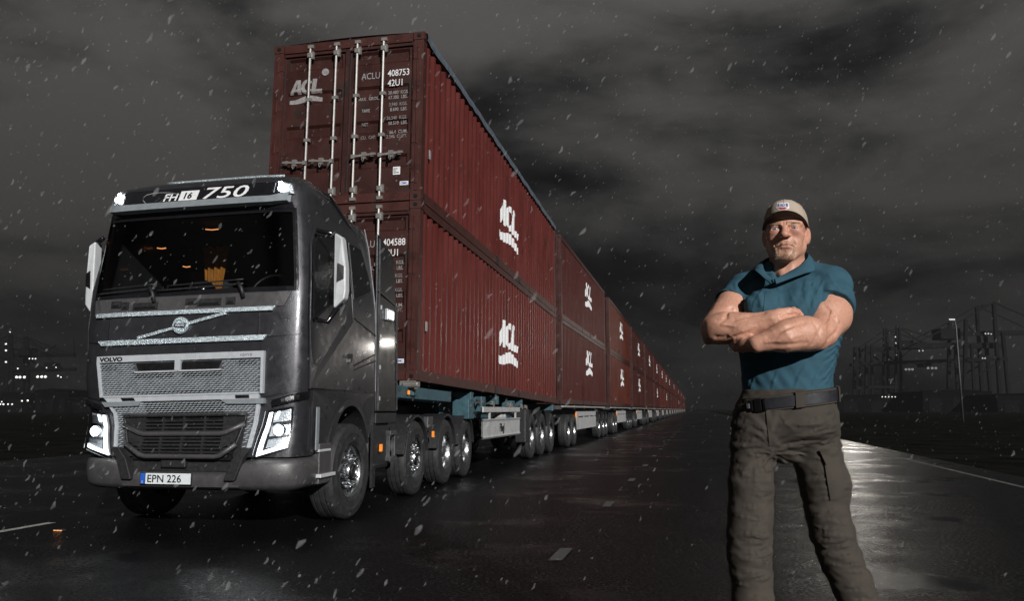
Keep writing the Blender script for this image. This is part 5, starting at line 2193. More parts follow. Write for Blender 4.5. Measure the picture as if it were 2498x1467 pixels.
sel = np.nonzero((V[:, 2] < q(1900, 740)[2]) & (V[:, 2] > q(1900, 870)[2]) & (V[:, 0] < q(1975, 800)[0]))[0]
b = MB()
if len(sel):
    mev = me.vertices
    for i in np.random.RandomState(4).choice(sel, 2600):
        p_ = Vector(V[i])
        nrm = Vector(mev[int(i)].normal)
        d = (nrm * .35 + Vector((random.uniform(-.6, .2), -.1, -.75 + random.uniform(-.3, .3)))).normalized()
        x = d.cross(nrm)
        if x.length < .05:
            continue
        x = x.normalized() * .00022
        e1 = p_ + d * random.uniform(.004, .009)
        b.add([p_ + x, p_ - x, e1 - nrm * .001], [(0, 1, 2)])
    b.build('arm_hair', mat('fair_arm_hair', (.34, .20, .12), .6), man, recalc=False)

# --- polo shirt
M_shirt = mat('teal_cotton', (.032, .086, .120), .82, 0, .14, 14, .14, 520, spec=.2)
S_ = Field(axis([(q(1740, 700)[0], q(2100, 700)[0], .0044)]), axis([(-.27, .24, .0046)]), axis([(q(1900, 985)[2], q(1900, 640)[2] + .02, .0042)]))
shirt_prims(S_)
# sleeves, cut square across the upper arm
P = PX


def hem_cut(F, a, b_, t):
    a, b_ = np.asarray(a), np.asarray(b_)
    d = (b_ - a) / np.linalg.norm(b_ - a)
    p = a + (b_ - a) * t
    X, Y, Z = F.coords()
    s = (X - p[0]) * d[0] + (Y - p[1]) * d[1] + (Z - p[2]) * d[2]
    F.D = np.where((s > -.022) & (s < .01), F.D - .0011, F.D)      # the stitched hem stands a little proud
    F.D = np.maximum(F.D, s).astype(np.float32)


for (a_, b_, r0, r1, t_, bul) in ((q(1814, 703, .095), q(1776, 758, .020), 38 * P, 41 * P, .78, (q(1782, 745, .02), 40 * P)), (q(2024, 700, -.045), q(2016, 786, -.15), 51 * P, 57 * P, .60, (q(2023, 738, -.095), 55 * P))):
    SL = Field(*S_.a)
    SL.cone(a_, b_, r0, r1, .02)
    SL.ell(bul[0], (bul[1],) * 3, .02)
    if t_ == .60:
        SL.ell(q(2034, 745, -.06), (44 * P, 52 * P, 52 * P), .02)
    hem_cut(SL, a_, b_, t_)
    h_ = np.clip(.5 + .5 * (S_.D - SL.D) / .012, 0, 1)
    S_.D = (S_.D * (1 - h_) + SL.D * h_ - .012 * h_ * (1 - h_)).astype(np.float32)
X, Y, Z = S_.coords()
# cloth folds
wx = X + .02 * vnoise(X * 9, Y * 9, Z * 9)
fold = .0013 * ridge(vnoise(X * 16 + Z * 9, Y * 10, Z * 13 - X * 8 + 3)) + .0016 * vnoise(X * 40, Y * 30, Z * 40)
pa = q(1985, 735, -.13)
wgt = np.exp(-(((X - pa[0]) / .07) ** 2 + ((Z - pa[2]) / .07) ** 2))
fold = fold + wgt * .0042 * np.sin((X * .85 - Z * .3) * 170 + 3 * vnoise(X * 8, Y * 8, Z * 8))
pa = q(1822, 735, -.02)
wgt = np.exp(-(((X - pa[0]) / .05) ** 2 + ((Z - pa[2]) / .06) ** 2))
fold = fold + wgt * .0022 * np.sin((X * .9 + Z * .35) * 170 + 3 * vnoise(X * 8, Y * 8, Z * 8))
pa = q(2040, 850, .0)
wgt = np.exp(-(((X - pa[0]) / .06) ** 2 + ((Z - pa[2]) / .10) ** 2))
fold = fold + wgt * .0028 * np.sin((Z + .3 * X) * 210 + 3 * vnoise(X * 7, Y * 7, Z * 7))
pa = q(2010, 930, .0)
wgt = np.exp(-(((Z - pa[2]) / .05) ** 2))
fold = fold + wgt * .0014 * np.sin((Z * .5 + .8 * X) * 160 + 3 * vnoise(X * 7, Y * 7, Z * 7))
S_.D = S_.D + fold.astype(np.float32)


def crease(F, bv, pts, r=1.6, k=.009, lip=True, lr=2.6):
    """a pulled fold: a groove along pts with a lip of cloth beside it"""
    w = [on_cloth(bv, x, y, 0) for x, y in pts]
    v = [on_cloth(bv, x + 3.4, y + 2.2, -.0030) for x, y in pts]
    n = len(pts)
    for i in range(n - 1):
        if w[i] is None or w[i + 1] is None or (w[i] - w[i + 1]).length > .09:
            continue
        f0, f1 = math.sin(math.pi * (i + .35) / n), math.sin(math.pi * (i + 1.35) / n)
        F.cone(w[i], w[i + 1], max(.3, r * f0) * PX, max(.3, r * f1) * PX, k, 'sub')
        if lip and v[i] is not None and v[i + 1] is not None and (v[i] - v[i + 1]).length < .09:
            F.cone(v[i], v[i + 1], max(.4, lr * f0) * PX, max(.4, lr * f1) * PX, .010)


V, F_ = S_.nets()
bv0 = BVHTree.FromPolygons([tuple(v) for v in V.tolist()], [tuple(f) for f in F_.tolist()])
for pts in ([(1972, 758), (1962, 735), (1958, 705), (1962, 682)], [(1980, 748), (1976, 722), (1980, 695), (1990, 672)], [(1964, 768), (1946, 752), (1930, 728), (1922, 708)], [(1990, 740), (1992, 712), (2004, 684)], [(1966, 775), (1940, 766), (1912, 760)],
            [(1822, 752), (1820, 730), (1826, 708), (1838, 690)], [(1814, 748), (1810, 726), (1812, 704)], [(1832, 756), (1838, 736), (1850, 716), (1858, 704)], [(1800, 722), (1792, 706), (1790, 690)],
            [(2058, 790), (2040, 808), (2030, 822)], [(2060, 810), (2044, 832), (2028, 846), (2012, 852)], [(2050, 832), (2034, 852), (2014, 866)], [(2040, 852), (2026, 874), (2008, 886)], [(2034, 880), (2020, 902), (2006, 918), (1990, 926)], [(2026, 905), (2014, 926), (2000, 940)],
            [(1828, 950), (1836, 925), (1848, 905)], [(1880, 950), (1884, 928), (1892, 910)], [(1935, 946), (1944, 920), (1958, 896)], [(1975, 944), (1986, 920), (1998, 900)],
            [(2040, 690), (2056, 706), (2068, 728)], [(2016, 668), (2030, 690), (2036, 716)], [(1778, 700), (1768, 716), (1764, 730)], [(1862, 764), (1852, 742), (1848, 722)], [(1895, 700), (1898, 730), (1894, 758)], [(1882, 770), (1890, 752), (1902, 740)]):
    crease(S_, bv0, pts, 1.0, .0065, True, 1.7)
# seam where the sleeve is set in
crease(S_, bv0, [(1998, 664), (1990, 690), (1984, 716), (1978, 742)], .9, .004, False)
crease(S_, bv0, [(1826, 684), (1816, 704), (1808, 728)], .9, .004, False)
# placket line and neck opening
pl0, pl1 = q(1888, 690, -.15), q(1868, 800, -.17)
S_.cone(pl0 + np.array([.012, -.03, 0]), pl1 + np.array([.012, -.03, 0]), .0016, .0016, .006, 'sub')
S_.cone(hd(0, -.10, -.03), hd(.0, -.215, -.02), .070, .060, .006, 'sub')
S_.cone(hd(-.01, -.16, .04), hd(-.028, -.232, .09), .042, .006, .006, 'sub')
V, F_ = S_.nets()
me, V = net_mesh('polo_shirt', V, F_, M_shirt, 1)
shirt = obj('polo_shirt', me, man)
bvs = BVHTree.FromPolygons([tuple(v) for v in V.tolist()], [tuple(f) for f in F_.tolist()])


# collar: a folded leaf on each side, standing at the neck and falling over the shoulder
def smooth_path(pts, n):
    pts = [np.array(p) for p in pts]
    ext = [2 * pts[0] - pts[1]] + pts + [2 * pts[-1] - pts[-2]]
    out = []
    for i in range(n):
        t = i / (n - 1) * (len(pts) - 1)
        k = min(int(t), len(pts) - 2)
        u = t - k
        p0, p1, p2, p3 = ext[k:k + 4]
        out.append(.5 * (2 * p1 + (p2 - p0) * u + (2 * p0 - 5 * p1 + 4 * p2 - p3) * u * u + (3 * p1 - p0 - 3 * p2 + p3) * u ** 3))
    return out


def collar(stand, ridge_, outer):
    n = 24
    A, R_, O = (smooth_path(x, n) for x in (stand, ridge_, outer))
    b = MB()

    def P_(i, s, o):
        if s < .4:
            k = s / .4
            p = A[i] * (1 - k) + R_[i] * k
        else:
            k = (s - .4) / .6
            p = R_[i] * (1 - k) + O[i] * k
            out = O[i] - A[i]
            p = p + np.array([0, 0, .010]) * math.sin(math.pi * k) * .8
        return tuple(p + np.array([.0, -.0035, .002]) * o)
    ss = [0, .2, .34, .4, .46, .6, .75, .9, 1.0]
    for o in (0, 1):
        b.grid(lambda i, s: P_(int(i), s, o), list(range(n)), ss)
    b.grid(lambda i, o: P_(int(i), 1.0, o), list(range(n)), [0, 1])
    b.grid(lambda s, o: P_(n - 1, s, o), ss, [0, 1])
    return b.build('collar', M_shirt, shirt, smooth=True, auto=60)


collar([q(1918, 640, .12), q(1962, 650, .05), q(1955, 668, -.04), q(1922, 680, -.10), q(1890, 690, -.130)],
       [q(1922, 616, .13), q(1969, 619, .04), q(1962, 640, -.055), q(1925, 664, -.115), q(1888, 683, -.142)],
       [q(1930, 648, .19), q(1988, 650, .05), q(1984, 662, -.09), q(1958, 670, -.150), q(1893, 694, -.150)])
collar([q(1912, 640, .12), q(1868, 652, .07), q(1866, 668, .0), q(1876, 682, -.08), q(1886, 692, -.128)],
       [q(1908, 616, .13), q(1866, 634, .06), q(1861, 652, -.02), q(1872, 672, -.10), q(1884, 684, -.140)],
       [q(1900, 648, .19), q(1838, 662, .09), q(1838, 660, -.01), q(1846, 664, -.095), q(1879, 694, -.150)])
cloth_later = [(1869, 694), (1884, 691), (1877, 768), (1861, 770)]
for py, px in ((706, 1876), (738, 1871)):
    o = Vector(q(px, py, -.4))
    hit, nrm, fi, dist = bvs.ray_cast(o, Vector((0, 1, .03)))
    if hit is not None:
        b = MB()
        b.lathe([(0, .003), (.005, .003), (.0055, 0)], (0, 0, 0), 'Z', 12)
        k = b.build('button', mat('teal_button', (.03, .08, .11), .3), shirt, smooth=True)
        k.location = hit
        k.rotation_euler = nrm.to_track_quat('Z', 'Y').to_euler()

# --- cargo trousers
M_trs = mat('cargo_cloth', (.056, .048, .040), .86, 0, .16, 12, .15, 480, spec=.2)
HIPS = [row(952, 1816, 2026, .140), row(975, 1812, 2030, .145), row(1005, 1803, 2036, .150), row(1035, 1798, 2038, .150), row(1062, 1806, 2028, .130), row(1085, 1835, 2000, .085)]
zt0 = .02
Tf = Field(axis([(q(1740, 1100)[0], q(2130, 1100)[0] + .14, .0050)]), axis([(-.22, .24, .0052)]), axis([(zt0, q(1900, 1480)[2], .010), (q(1900, 1480)[2], q(1900, 940)[2] + .01, .0048)]))
Tf.loft(HIPS, PHI * .8, .03, 2.4)


def g(py, x):
    return q(x, py, .0)


RL = [(1015, 1848, 44), (1090, 1834, 51), (1180, 1832, 51), (1252, 1831, 49), (1300, 1829, 51), (1345, 1827, 50), (1400, 1832, 48), (1467, 1836, 48), (1560, 1840, 50), (1650, 1842, 52), (1745, 1842, 54)]
LL = [(1015, 1982, 50), (1090, 1988, 58), (1180, 2012, 57), (1250, 2017, 48), (1300, 2029, 50), (1362, 2050, 48), (1430, 2080, 43), (1500, 2106, 43), (1600, 2140, 46), (1680, 2166, 49), (1750, 2186, 52)]
for L in (RL, LL):
    for (y0, x0, r0), (y1, x1, r1) in zip(L[:-1], L[1:]):
        Tf.cone(q(x0, y0, .0), q(x1, y1, .01), r0 * P, r1 * P, .05 if y0 < 1050 else .016)
Tf.cone(q(1870, 1060, -.04), q(1915, 1090, -.02), 45 * P, 40 * P, .03)
Tf.ell(q(1975, 1050, .09), (.10, .085, .11), .03)
Tf.ell(q(1860, 1050, .11), (.10, .085, .11), .03)
X, Y, Z = Tf.coords()
zc = lambda py: q(1900, py)[2]
w1 = np.exp(-((Z - zc(1110)) / .10) ** 2)
w2 = np.exp(-((Z - zc(1350)) / .085) ** 2)
w3 = np.exp(-((Z - zc(1240)) / .10) ** 2)
nz1 = vnoise(X * 7, Y * 7, Z * 26 + X * 5)
nz2 = vnoise(X * 11 + 5, Y * 9, Z * 34 - X * 10)
fold = .0026 * ridge(nz1) * (.30 + .9 * w1 + .9 * w2 + .3 * w3) + .0018 * ridge(nz2) * (.25 + .9 * w1 + 1.3 * w2) + .004 * vnoise(X * 5, Y * 5, Z * 6 + 2)
fold = fold + .0012 * w2 * np.sin((Z + .25 * X) * 130 + 4 * vnoise(X * 9, Y * 9, Z * 9)) + .0015 * vnoise(X * 55, Y * 45, Z * 70)
# diagonal pulls from the crotch
cr0 = q(1880, 1095, -.1)
dx_, dz_ = X - cr0[0], Z - cr0[2]
ang_ = np.arctan2(dz_, np.abs(dx_) + 1e-6)
rr_ = np.sqrt(dx_ ** 2 + dz_ ** 2)
fold = fold + .0022 * np.exp(-((rr_ - .09) / .07) ** 2) * np.sin(ang_ * 17 + 5 * rr_ * 8)
Tf.D = Tf.D + fold.astype(np.float32)
V, F_ = Tf.nets()
bv0 = BVHTree.FromPolygons([tuple(v) for v in V.tolist()], [tuple(f) for f in F_.tolist()])
rs = random.Random(5)


def leg_c(py):
    a = (1832, 50)
    b_ = np.interp(py, [1090, 1180, 1250, 1300, 1362, 1430, 1500], [1988, 2012, 2017, 2029, 2050, 2080, 2106])
    return a[0], float(b_)


for (y0, y1, n) in ((1040, 1110, 9), (1110, 1200, 12), (1200, 1300, 10), (1300, 1400, 17), (1400, 1475, 8)):
    for side in (0, 1):
        for _ in range(n):
            py = rs.uniform(y0, y1)
            cx = leg_c(max(py, 1090))[side]
            x0 = cx + rs.uniform(-44, 30)
            L = rs.uniform(18, 52)
            sl = rs.gauss(0, .22) + (.35 if py < 1110 else 0) * (1 if side == 0 else -1)
            bow = rs.uniform(-5, 5)
            crease(Tf, bv0, [(x0 + L * t, py + sl * L * t + bow * math.sin(math.pi * t)) for t in (0, .33, .66, 1)], rs.uniform(.9, 2.4), .009)
for pts in ([(1880, 1098), (1858, 1082), (1832, 1072), (1806, 1068)], [(1878, 1104), (1850, 1098), (1818, 1098)], [(1890, 1100), (1922, 1086), (1960, 1078), (1996, 1076)], [(1888, 1106), (1924, 1104), (1962, 1108)], [(1876, 1110), (1860, 1128), (1838, 1142)], [(1896, 1112), (1925, 1130), (1950, 1150)],
            [(1800, 1010), (1816, 1026), (1840, 1036)], [(1796, 1030), (1818, 1048), (1846, 1058)], [(2030, 1012), (2010, 1024), (1984, 1030)], [(1900, 1010), (1912, 1030), (1932, 1044)]):
    crease(Tf, bv0, pts, 2.2, .010)
crease(Tf, bv0, [(1880, 1110), (1876, 1180), (1872, 1260), (1874, 1340), (1872, 1420), (1872, 1466)], .8, .004, False)
# fly seam, knee seam, waistband
Tf.cone(q(1868, 1000, -.155), q(1876, 1095, -.12), .0035, .0035, .008, 'sub')
V, F_ = Tf.nets()
me, V = net_mesh('cargo_trousers', V, F_, M_trs, 1)
trs = obj('cargo_trousers', me, man)
bvt = BVHTree.FromPolygons([tuple(v) for v in V.tolist()], [tuple(f) for f in F_.tolist()])


def cloth_patch(name, poly, bv, off, thick, m, parent, n=8):
    """a quad of cloth laid over the surface below it; poly = TL, TR, BR, BL as seen in the photograph"""
    b = MB()
    pts = {}
    for i in range(n + 1):
        for j in range(n + 1):
            u, w = i / n, j / n
            x = (poly[0][0] * (1 - u) + poly[1][0] * u) * (1 - w) + (poly[3][0] * (1 - u) + poly[2][0] * u) * w
            y = (poly[0][1] * (1 - u) + poly[1][1] * u) * (1 - w) + (poly[3][1] * (1 - u) + poly[2][1] * u) * w
            pts[i, j] = (on_cloth(bv, x, y, off), on_cloth(bv, x, y, off + thick))
    if any(v[0] is None or v[1] is None for v in pts.values()):
        return None
    r = list(range(n + 1))
    b.grid(lambda i, j: pts[int(i), int(j)][1], r, r)
    for j in (0, n):
        b.grid(lambda i, t: pts[int(i), j][int(t)], r, [0, 1])
    for i in (0, n):
        b.grid(lambda j, t: pts[i, int(j)][int(t)], r, [0, 1])
    return b.build(name, m, parent, smooth=True, auto=50)


cloth_patch('placket', cloth_later, bvs, .0, .003, M_shirt, shirt)
pk = cloth_patch('cargo_pocket', [(2010, 1122), (2052, 1112), (2062, 1212), (2026, 1222)], bvt, .0, .007, M_trs, trs)
fl = cloth_patch('pocket_flap', [(1999, 1100), (2042, 1088), (2049, 1122), (2016, 1135)], bvt, .003, .010, M_trs, trs)
cloth_patch('hip_pocket', [(1948, 1037), (2004, 1031), (2006, 1036), (1949, 1042)], bvt, -.001, .003, mat('seam_dark', (.05, .042, .035), .9), trs)
cloth_patch('knee_seam', [(1786, 1252), (1878, 1256), (1878, 1259), (1786, 1255)], bvt, -.001, .002, MATS['seam_dark'], trs)
cloth_patch('knee_seam', [(1960, 1276), (2035, 1270), (2035, 1273), (1960, 1279)], bvt, -.001, .002, MATS['seam_dark'], trs)
cloth_patch('fly', [(1868, 1002), (1880, 1000), (1884, 1080), (1877, 1090)], bvt, .0, .004, M_trs, trs)


# belt, waistband, loops, buckle follow the waist
def waist(th, z, grow):
    c, s = math.cos(PHI * .9), math.sin(PHI * .9)
    za, zbv = HIPS[1][0], 0
    a, b_ = HIPS[1][3] + grow, HIPS[1][4] + grow
    n = 2.35
    ct, st_ = math.cos(th), math.sin(th)
    u = a * math.copysign(abs(ct) ** (2 / n), ct)
    v = b_ * math.copysign(abs(st_) ** (2 / n), st_)
    x = HIPS[1][1] + u * c - v * s
    y = HIPS[1][2] + u * s + v * c
    return (x, y, z + (x - HIPS[1][1]) * .125)


def band(name, z0, z1, g0, g1, m, parent):
    b = MB()
    ths = [2 * math.pi * i / 72 for i in range(73)]
    prof = [(g0, z0), (g1, z0 + .003), (g1, z1 - .003), (g0, z1)]
    b.grid(lambda th, j: waist(th, prof[int(j)][1], prof[int(j)][0]), ths, [0, 1, 2, 3])
    return b.build(name, m, parent, smooth=True, auto=40)


zb0 = q(1921, 978)[2]
band('waistband', zb0 - .028, zb0 + .031, -.012, .010, M_trs, trs)
M_belt = mat('black_nylon', (.010, .011, .016), .6, 0, .3, 60, .2, 400)
belt = band('belt', zb0 - .021, zb0 + .023, .004, .015, M_belt, man)
for th in (-1.28, -2.35, -.10, 1.0, 2.2):
    b = MB()
    b.grid(lambda t, j: waist(th + t, [zb0 - .030, zb0 - .025, zb0 + .030, zb0 + .036][int(j)], [.008, .019, .019, .008][int(j)]), [-.085, -.08, 0, .08, .085], [0, 1, 2, 3])
    b.build('belt_loop', M_trs, trs)
bth = -math.pi / 2 - .40
p0, p1 = Vector(waist(bth, zb0, .020)), Vector(waist(bth + .1, zb0, .020))
tx = (p1 - p0).normalized()
nrm = tx.cross(Vector((0, 0, 1))).normalized()
Rb = Matrix((tx, nrm, tx.cross(nrm))).transposed()
b = MB()
b.box(p0, (.030, .012, .050), Rb)
b.box(p0 + tx * .026, (.012, .014, .046), Rb)
b.box(p0 - tx * .026, (.014, .012, .040), Rb)
bk = b.build('buckle', mat('black_buckle', (.012, .012, .014), .25, .4, .2, 40), belt, bevel=.003)
b = MB()
b.box(p0 - tx * .036 + nrm * .006, (.012, .008, .02), Rb)
b.build('buckle_release', M_steel, bk, bevel=.002)

# boots on the road
for x, py, yw in ((1842, 1765, rad(12)), (2190, 1772, rad(-22))):
    p = q(x, py, .01)
    Fb = Field(axis([(-.08, .08, .006)]), axis([(-.24, .14, .007)]), axis([(-.004, .16, .006)]))
    Fb.cone((0, .03, .10), (0, .03, .15), .052, .05, .02)
    Fb.cone((0, .04, .045), (0, -.12, .04), .046, .046, .03)
    Fb.cone((0, -.10, .035), (0, -.175, .03), .046, .034, .03)
    Fb.ell((0, -.05, .015), (.055, .17, .016), .01)
    Fb.cut((0, 0, .001), (0, 0, -1))
    v_, f_ = Fb.nets()
    mb_, _ = net_mesh('boot', v_, f_, mat('black_boot_leather', (.014, .012, .011), .45, 0, .2, 30, .2, 200), 1)
    obj('boot', mb_, man, (p[0], p[1], 0.0), (0, 0, yw))

# --- cap
M_cap = mat('khaki_cotton', (.40, .33, .265), .85, 0, .1, 14, .12, 420, spec=.2)
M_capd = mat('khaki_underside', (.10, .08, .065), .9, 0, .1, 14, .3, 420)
b = MB()
nu_, nv_ = 48, 14


def crown(th, t, o=0.0):
    a = math.pi / 2 * t
    ru, rw = .0825 + o, .109 + o
    seam = .0012 * (1 - min(1, abs(((th / (math.pi / 3)) % 1) - .5) * 0 + 6 * min(((th / (math.pi / 3)) % 1), 1 - ((th / (math.pi / 3)) % 1))))
    k = math.cos(a) ** .55
    kk = max(0, -seam)
    front = max(0, -math.sin(th))
    v = .030 + .010 * front + (.073 + o) * math.sin(a) ** .92
    return hd((ru * math.cos(th)) * k, v - .0 + .004 * front * math.sin(a) + (seam if seam > 0 else 0), -(rw * math.sin(th)) * k - .010 + .010 * front * math.sin(2 * a))


ths = [2 * math.pi * i / nu_ for i in range(nu_ + 1)]
ts = [-.09] + [i / nv_ for i in range(nv_ + 1)]
b.grid(lambda th, t: crown(th, max(t, 0)) if t >= 0 else hd(.083 * math.cos(th), .030 + .010 * max(0, -math.sin(th)) - .010, -.104 * math.sin(th) - .010), ths, ts)
b.grid(lambda th, t: hd((.083 - .006 * t) * math.cos(th), .020 + .010 * max(0, -math.sin(th)) + .03 * t, -(.104 - .006 * t) * math.sin(th) - .010), ths, [0, 1])
cap = b.build('cap', M_cap, man, smooth=True, auto=50)
for k in range(6):
    b = MB()
    b.tube([crown(k * math.pi / 3 + math.pi / 2, t / 12, .0006) for t in range(0, 13)], .0011, 5)
    b.build('panel_seam', M_cap, cap, smooth=True)
b = MB()
b.ball(hd(0, .104, -.01), (.007, .007, .004), 6)
b.build('top_button', M_cap, cap, smooth=True)


def brim(th, r, o):
    """th from -1 (picture left) to 1, r from the crown 0 to the front edge 1"""
    a = th * rad(82)
    u0, w0 = .0815 * math.sin(a), .104 * math.cos(a) - .010
    ext = .054 * max(0, math.cos(a * 1.06)) ** .65
    u = u0 * (1 + .06 * r)
    w = w0 + ext * r
    v = .038 + .012 * r * max(0, math.cos(a)) - .022 * (1 - math.cos(a)) - .008 * r * abs(th) ** 2
    return hd(u, v + o, w)


tn = [-1 + 2 * i / 40 for i in range(41)]
rn = [i / 8 for i in range(9)]
b = MB()
b.grid(lambda th, r: brim(th, r, .0035), tn, rn)
b.grid(lambda th, o: brim(th, 1, o), tn, [0, .0035])
br = b.build('brim', M_cap, cap, smooth=True, auto=50)
b = MB()
b.grid(lambda th, r: brim(th, r * .995, .0), tn, rn)
b.build('brim_underside', M_capd, br, smooth=True)
# badge on the crown
bvc = BVHTree.FromPolygons([tuple(v.co) for v in cap.data.vertices], [tuple(p_.vertices) for p_ in cap.data.polygons])


def badge(name, cs, off, m, parent):
    return cloth_patch(name, cs, bvc, off, .0015, m, parent, 6)


bd = badge('badge', [(1896, 494.5), (1923, 494.0), (1926, 508.0), (1893.5, 508.5)], .0003, mat('badge_white', (.72, .72, .74), .7), cap)
if bd:
    badge('badge', [(1893.5, 508.0), (1926, 507.5), (1918, 512.0), (1901, 512.5)], .0003, MATS['badge_white'], cap)
    badge('badge_field', [(1898, 496.5), (1921.5, 496.0), (1923, 503.5), (1896.5, 504.0)], .0012, mat('badge_navy', (.05, .09, .24), .7), bd)
    badge('badge_band', [(1897, 506.0), (1922.5, 505.5), (1916, 510.0), (1903, 510.5)], .0012, mat('badge_red', (.45, .03, .05), .7), bd)
    vs_t, fs_t = text_verts('STG', 8.5, bold=.25, xscale=1.15)
    b = MB()
    pts = [on_cloth(bvc, 1900 + u, 503.0 - w, .0030) for u, w in vs_t]
    if all(p_ is not None for p_ in pts):
        b.add(pts, fs_t)
        b.build('lettering', MATS['badge_white'], bd, recalc=False)
# ------------------------------------------------------------------ the port in the distance
M_cr_l = mat('crane_paint_dark', (.004, .004, .0045), .8, 0, .3, .2, spec=.1)
M_cr_r = mat('crane_paint_grey', (.0085, .0085, .009), .8, 0, .3, .2, spec=.1)
M_flood = mat('flood_light', (.8, .8, .8), .4, emit=(1.0, .97, .92), estr=1.6)
M_flood2 = mat('dim_flood_light', (.8, .8, .8), .4, emit=(1.0, .97, .92), estr=.32)
M_shed = mat('shed_cladding', (.0014, .0014, .0015), .85, 0, .4, .3, spec=.1)


def crane(label, Y, base, members, lamps, m, lamp_m, deep=16.0):
    """members: name, photo x0 y0 x1 y1, thickness in photo px, doubled (near and far frame)"""
    o = ray_at(base[0], base[1], Y)
    t = thing('harbour_crane', label, 'crane', (o.x, Y, 0), 0, 'harbour cranes')
    for nm, x0, y0, x1, y1, th, dbl in members:
        a, b_ = ray_at(x0, y0, Y), ray_at(x1, y1, Y)
        w = th * Y / 1950.0
        for k in ((0, deep) if dbl else (deep / 2,)):
            bb = MB()
            p0 = Vector((a.x - o.x, k, a.z))
            p1 = Vector((b_.x - o.x, k, b_.z))
            if nm in ('machinery_house', 'operator_cab'):
                c = (p0 + p1) / 2
                bb.box(c, (abs(p1.x - p0.x), deep * .6, abs(p1.z - p0.z)))
            else:
                bb.bar(p0, p1, w, w)
            bb.build(nm, m, t)
    for x, y, r in lamps:
        p = ray_at(x, y, Y)
        bb = MB()
        bb.ball((0, 0, 0), r * Y / 1950.0, 5)
        k = bb.build('floodlight', lamp_m, t, smooth=True)
        k.location = (p.x - o.x, -1.0, p.z)
    return t


G = 1000
crane('dark harbour crane with bright floodlights on its girder, beyond the white road line', 480, (25, G),
      [('leg', 18, 1000, 22, 818, 5, True), ('leg', 33, 1000, 28, 818, 5, True), ('leg', -70, 1000, -66, 868, 6, True), ('boom', -120, 868, 165, 864, 9, False), ('girder', -120, 903, 150, 899, 8, True), ('stay', 25, 816, 152, 868, 2.2, True),
       ('stay', 25, 816, 98, 868, 2.2, True), ('stay', 25, 816, -80, 868, 2.2, True), ('brace', 22, 866, 75, 900, 3, True), ('brace', 28, 900, 60, 868, 3, False), ('brace', 118, 840, 80, 866, 2.5, False), ('stay', 60, 838, 130, 898, 2, False), ('sill_beam', -72, 962, 40, 962, 6, True),
       ('machinery_house', 36, 848, 62, 866, 0, False), ('operator_cab', 100, 884, 118, 896, 0, False), ('crossbeam', 10, 850, 40, 850, 4, False), ('mast', 163, 868, 163, 820, 1.5, False)],
      [(17, 840, 2.3), (17, 856, 2.3), (17, 884, 2.3), (43, 921, 3.2), (51, 921, 3.2), (62, 921, 3.2), (94, 920, 3.2), (104, 920, 3.2), (113, 920, 3.2), (74, 876, 1.7), (82, 876, 1.7), (89, 876, 1.7), (46, 900, 1.8), (116, 898, 1.5), (139, 897, 1.5), (144, 918, 2.0), (151, 921, 1.6), (143, 951, 1.8), (151, 951, 1.8), (27, 811, 1.5)],
      M_cr_l, M_flood)
crane('grey harbour crane with two rows of floodlights beside the teal shirt', 470, (2190, G),
      [('leg', 2184, 985, 2188, 796, 5, True), ('leg', 2200, 985, 2194, 796, 5, True), ('leg', 2112, 985, 2114, 842, 6, True), ('leg', 2128, 985, 2126, 842, 5, True), ('boom', 2110, 852, 2345, 842, 9, False), ('girder', 2100, 888, 2330, 880, 7, True), ('stay', 2191, 798, 2330, 843, 2.2, True),
       ('stay', 2191, 798, 2262, 846, 2.2, True), ('stay', 2191, 798, 2116, 850, 2.2, True), ('brace', 2140, 850, 2186, 884, 3, True), ('brace', 2196, 884, 2240, 850, 3, False), ('machinery_house', 2206, 830, 2236, 848, 0, False), ('sill_beam', 2108, 945, 2206, 945, 6, True), ('operator_cab', 2262, 882, 2280, 894, 0, False)],
      [(2208, 902, 3.0), (2216, 902, 3.0), (2224, 902, 3.0), (2262, 899, 3.0), (2272, 899, 3.0), (2281, 899, 3.0), (2182, 823, 2), (2183, 838, 2), (2240, 857, 1.7), (2249, 857, 1.7), (2313, 933, 2.4), (2309, 901, 1.6), (2185, 867, 1.5)],
      M_cr_r, M_flood2)
crane('tall grey harbour crane on splayed legs beyond the pale lamp post', 430, (2400, G),
      [('leg', 2352, 985, 2356, 780, 7, True), ('leg', 2378, 985, 2370, 841, 6, True), ('leg', 2424, 742, 2440, 985, 7, True), ('leg', 2446, 812, 2462, 985, 7, True), ('boom', 2208, 841, 2470, 841, 13, False), ('girder', 2300, 812, 2600, 808, 11, False), ('machinery_house', 2302, 800, 2352, 826, 0, False),
       ('stay', 2424, 738, 2352, 780, 2.4, True), ('stay', 2352, 780, 2236, 836, 2.4, True), ('stay', 2424, 738, 2580, 806, 2.4, True), ('brace', 2372, 780, 2400, 812, 3, False), ('brace', 2380, 862, 2432, 880, 3, True), ('brace', 2362, 930, 2428, 890, 3, True), ('girder', 2352, 880, 2456, 876, 7, True), ('mast', 2416, 742, 2432, 742, 5, False)],
      [(2401, 815, 2), (2408, 815, 2), (2415, 816, 1.7), (2394, 875, 1.8), (2400, 875, 1.8)],
      M_cr_r, M_flood2)


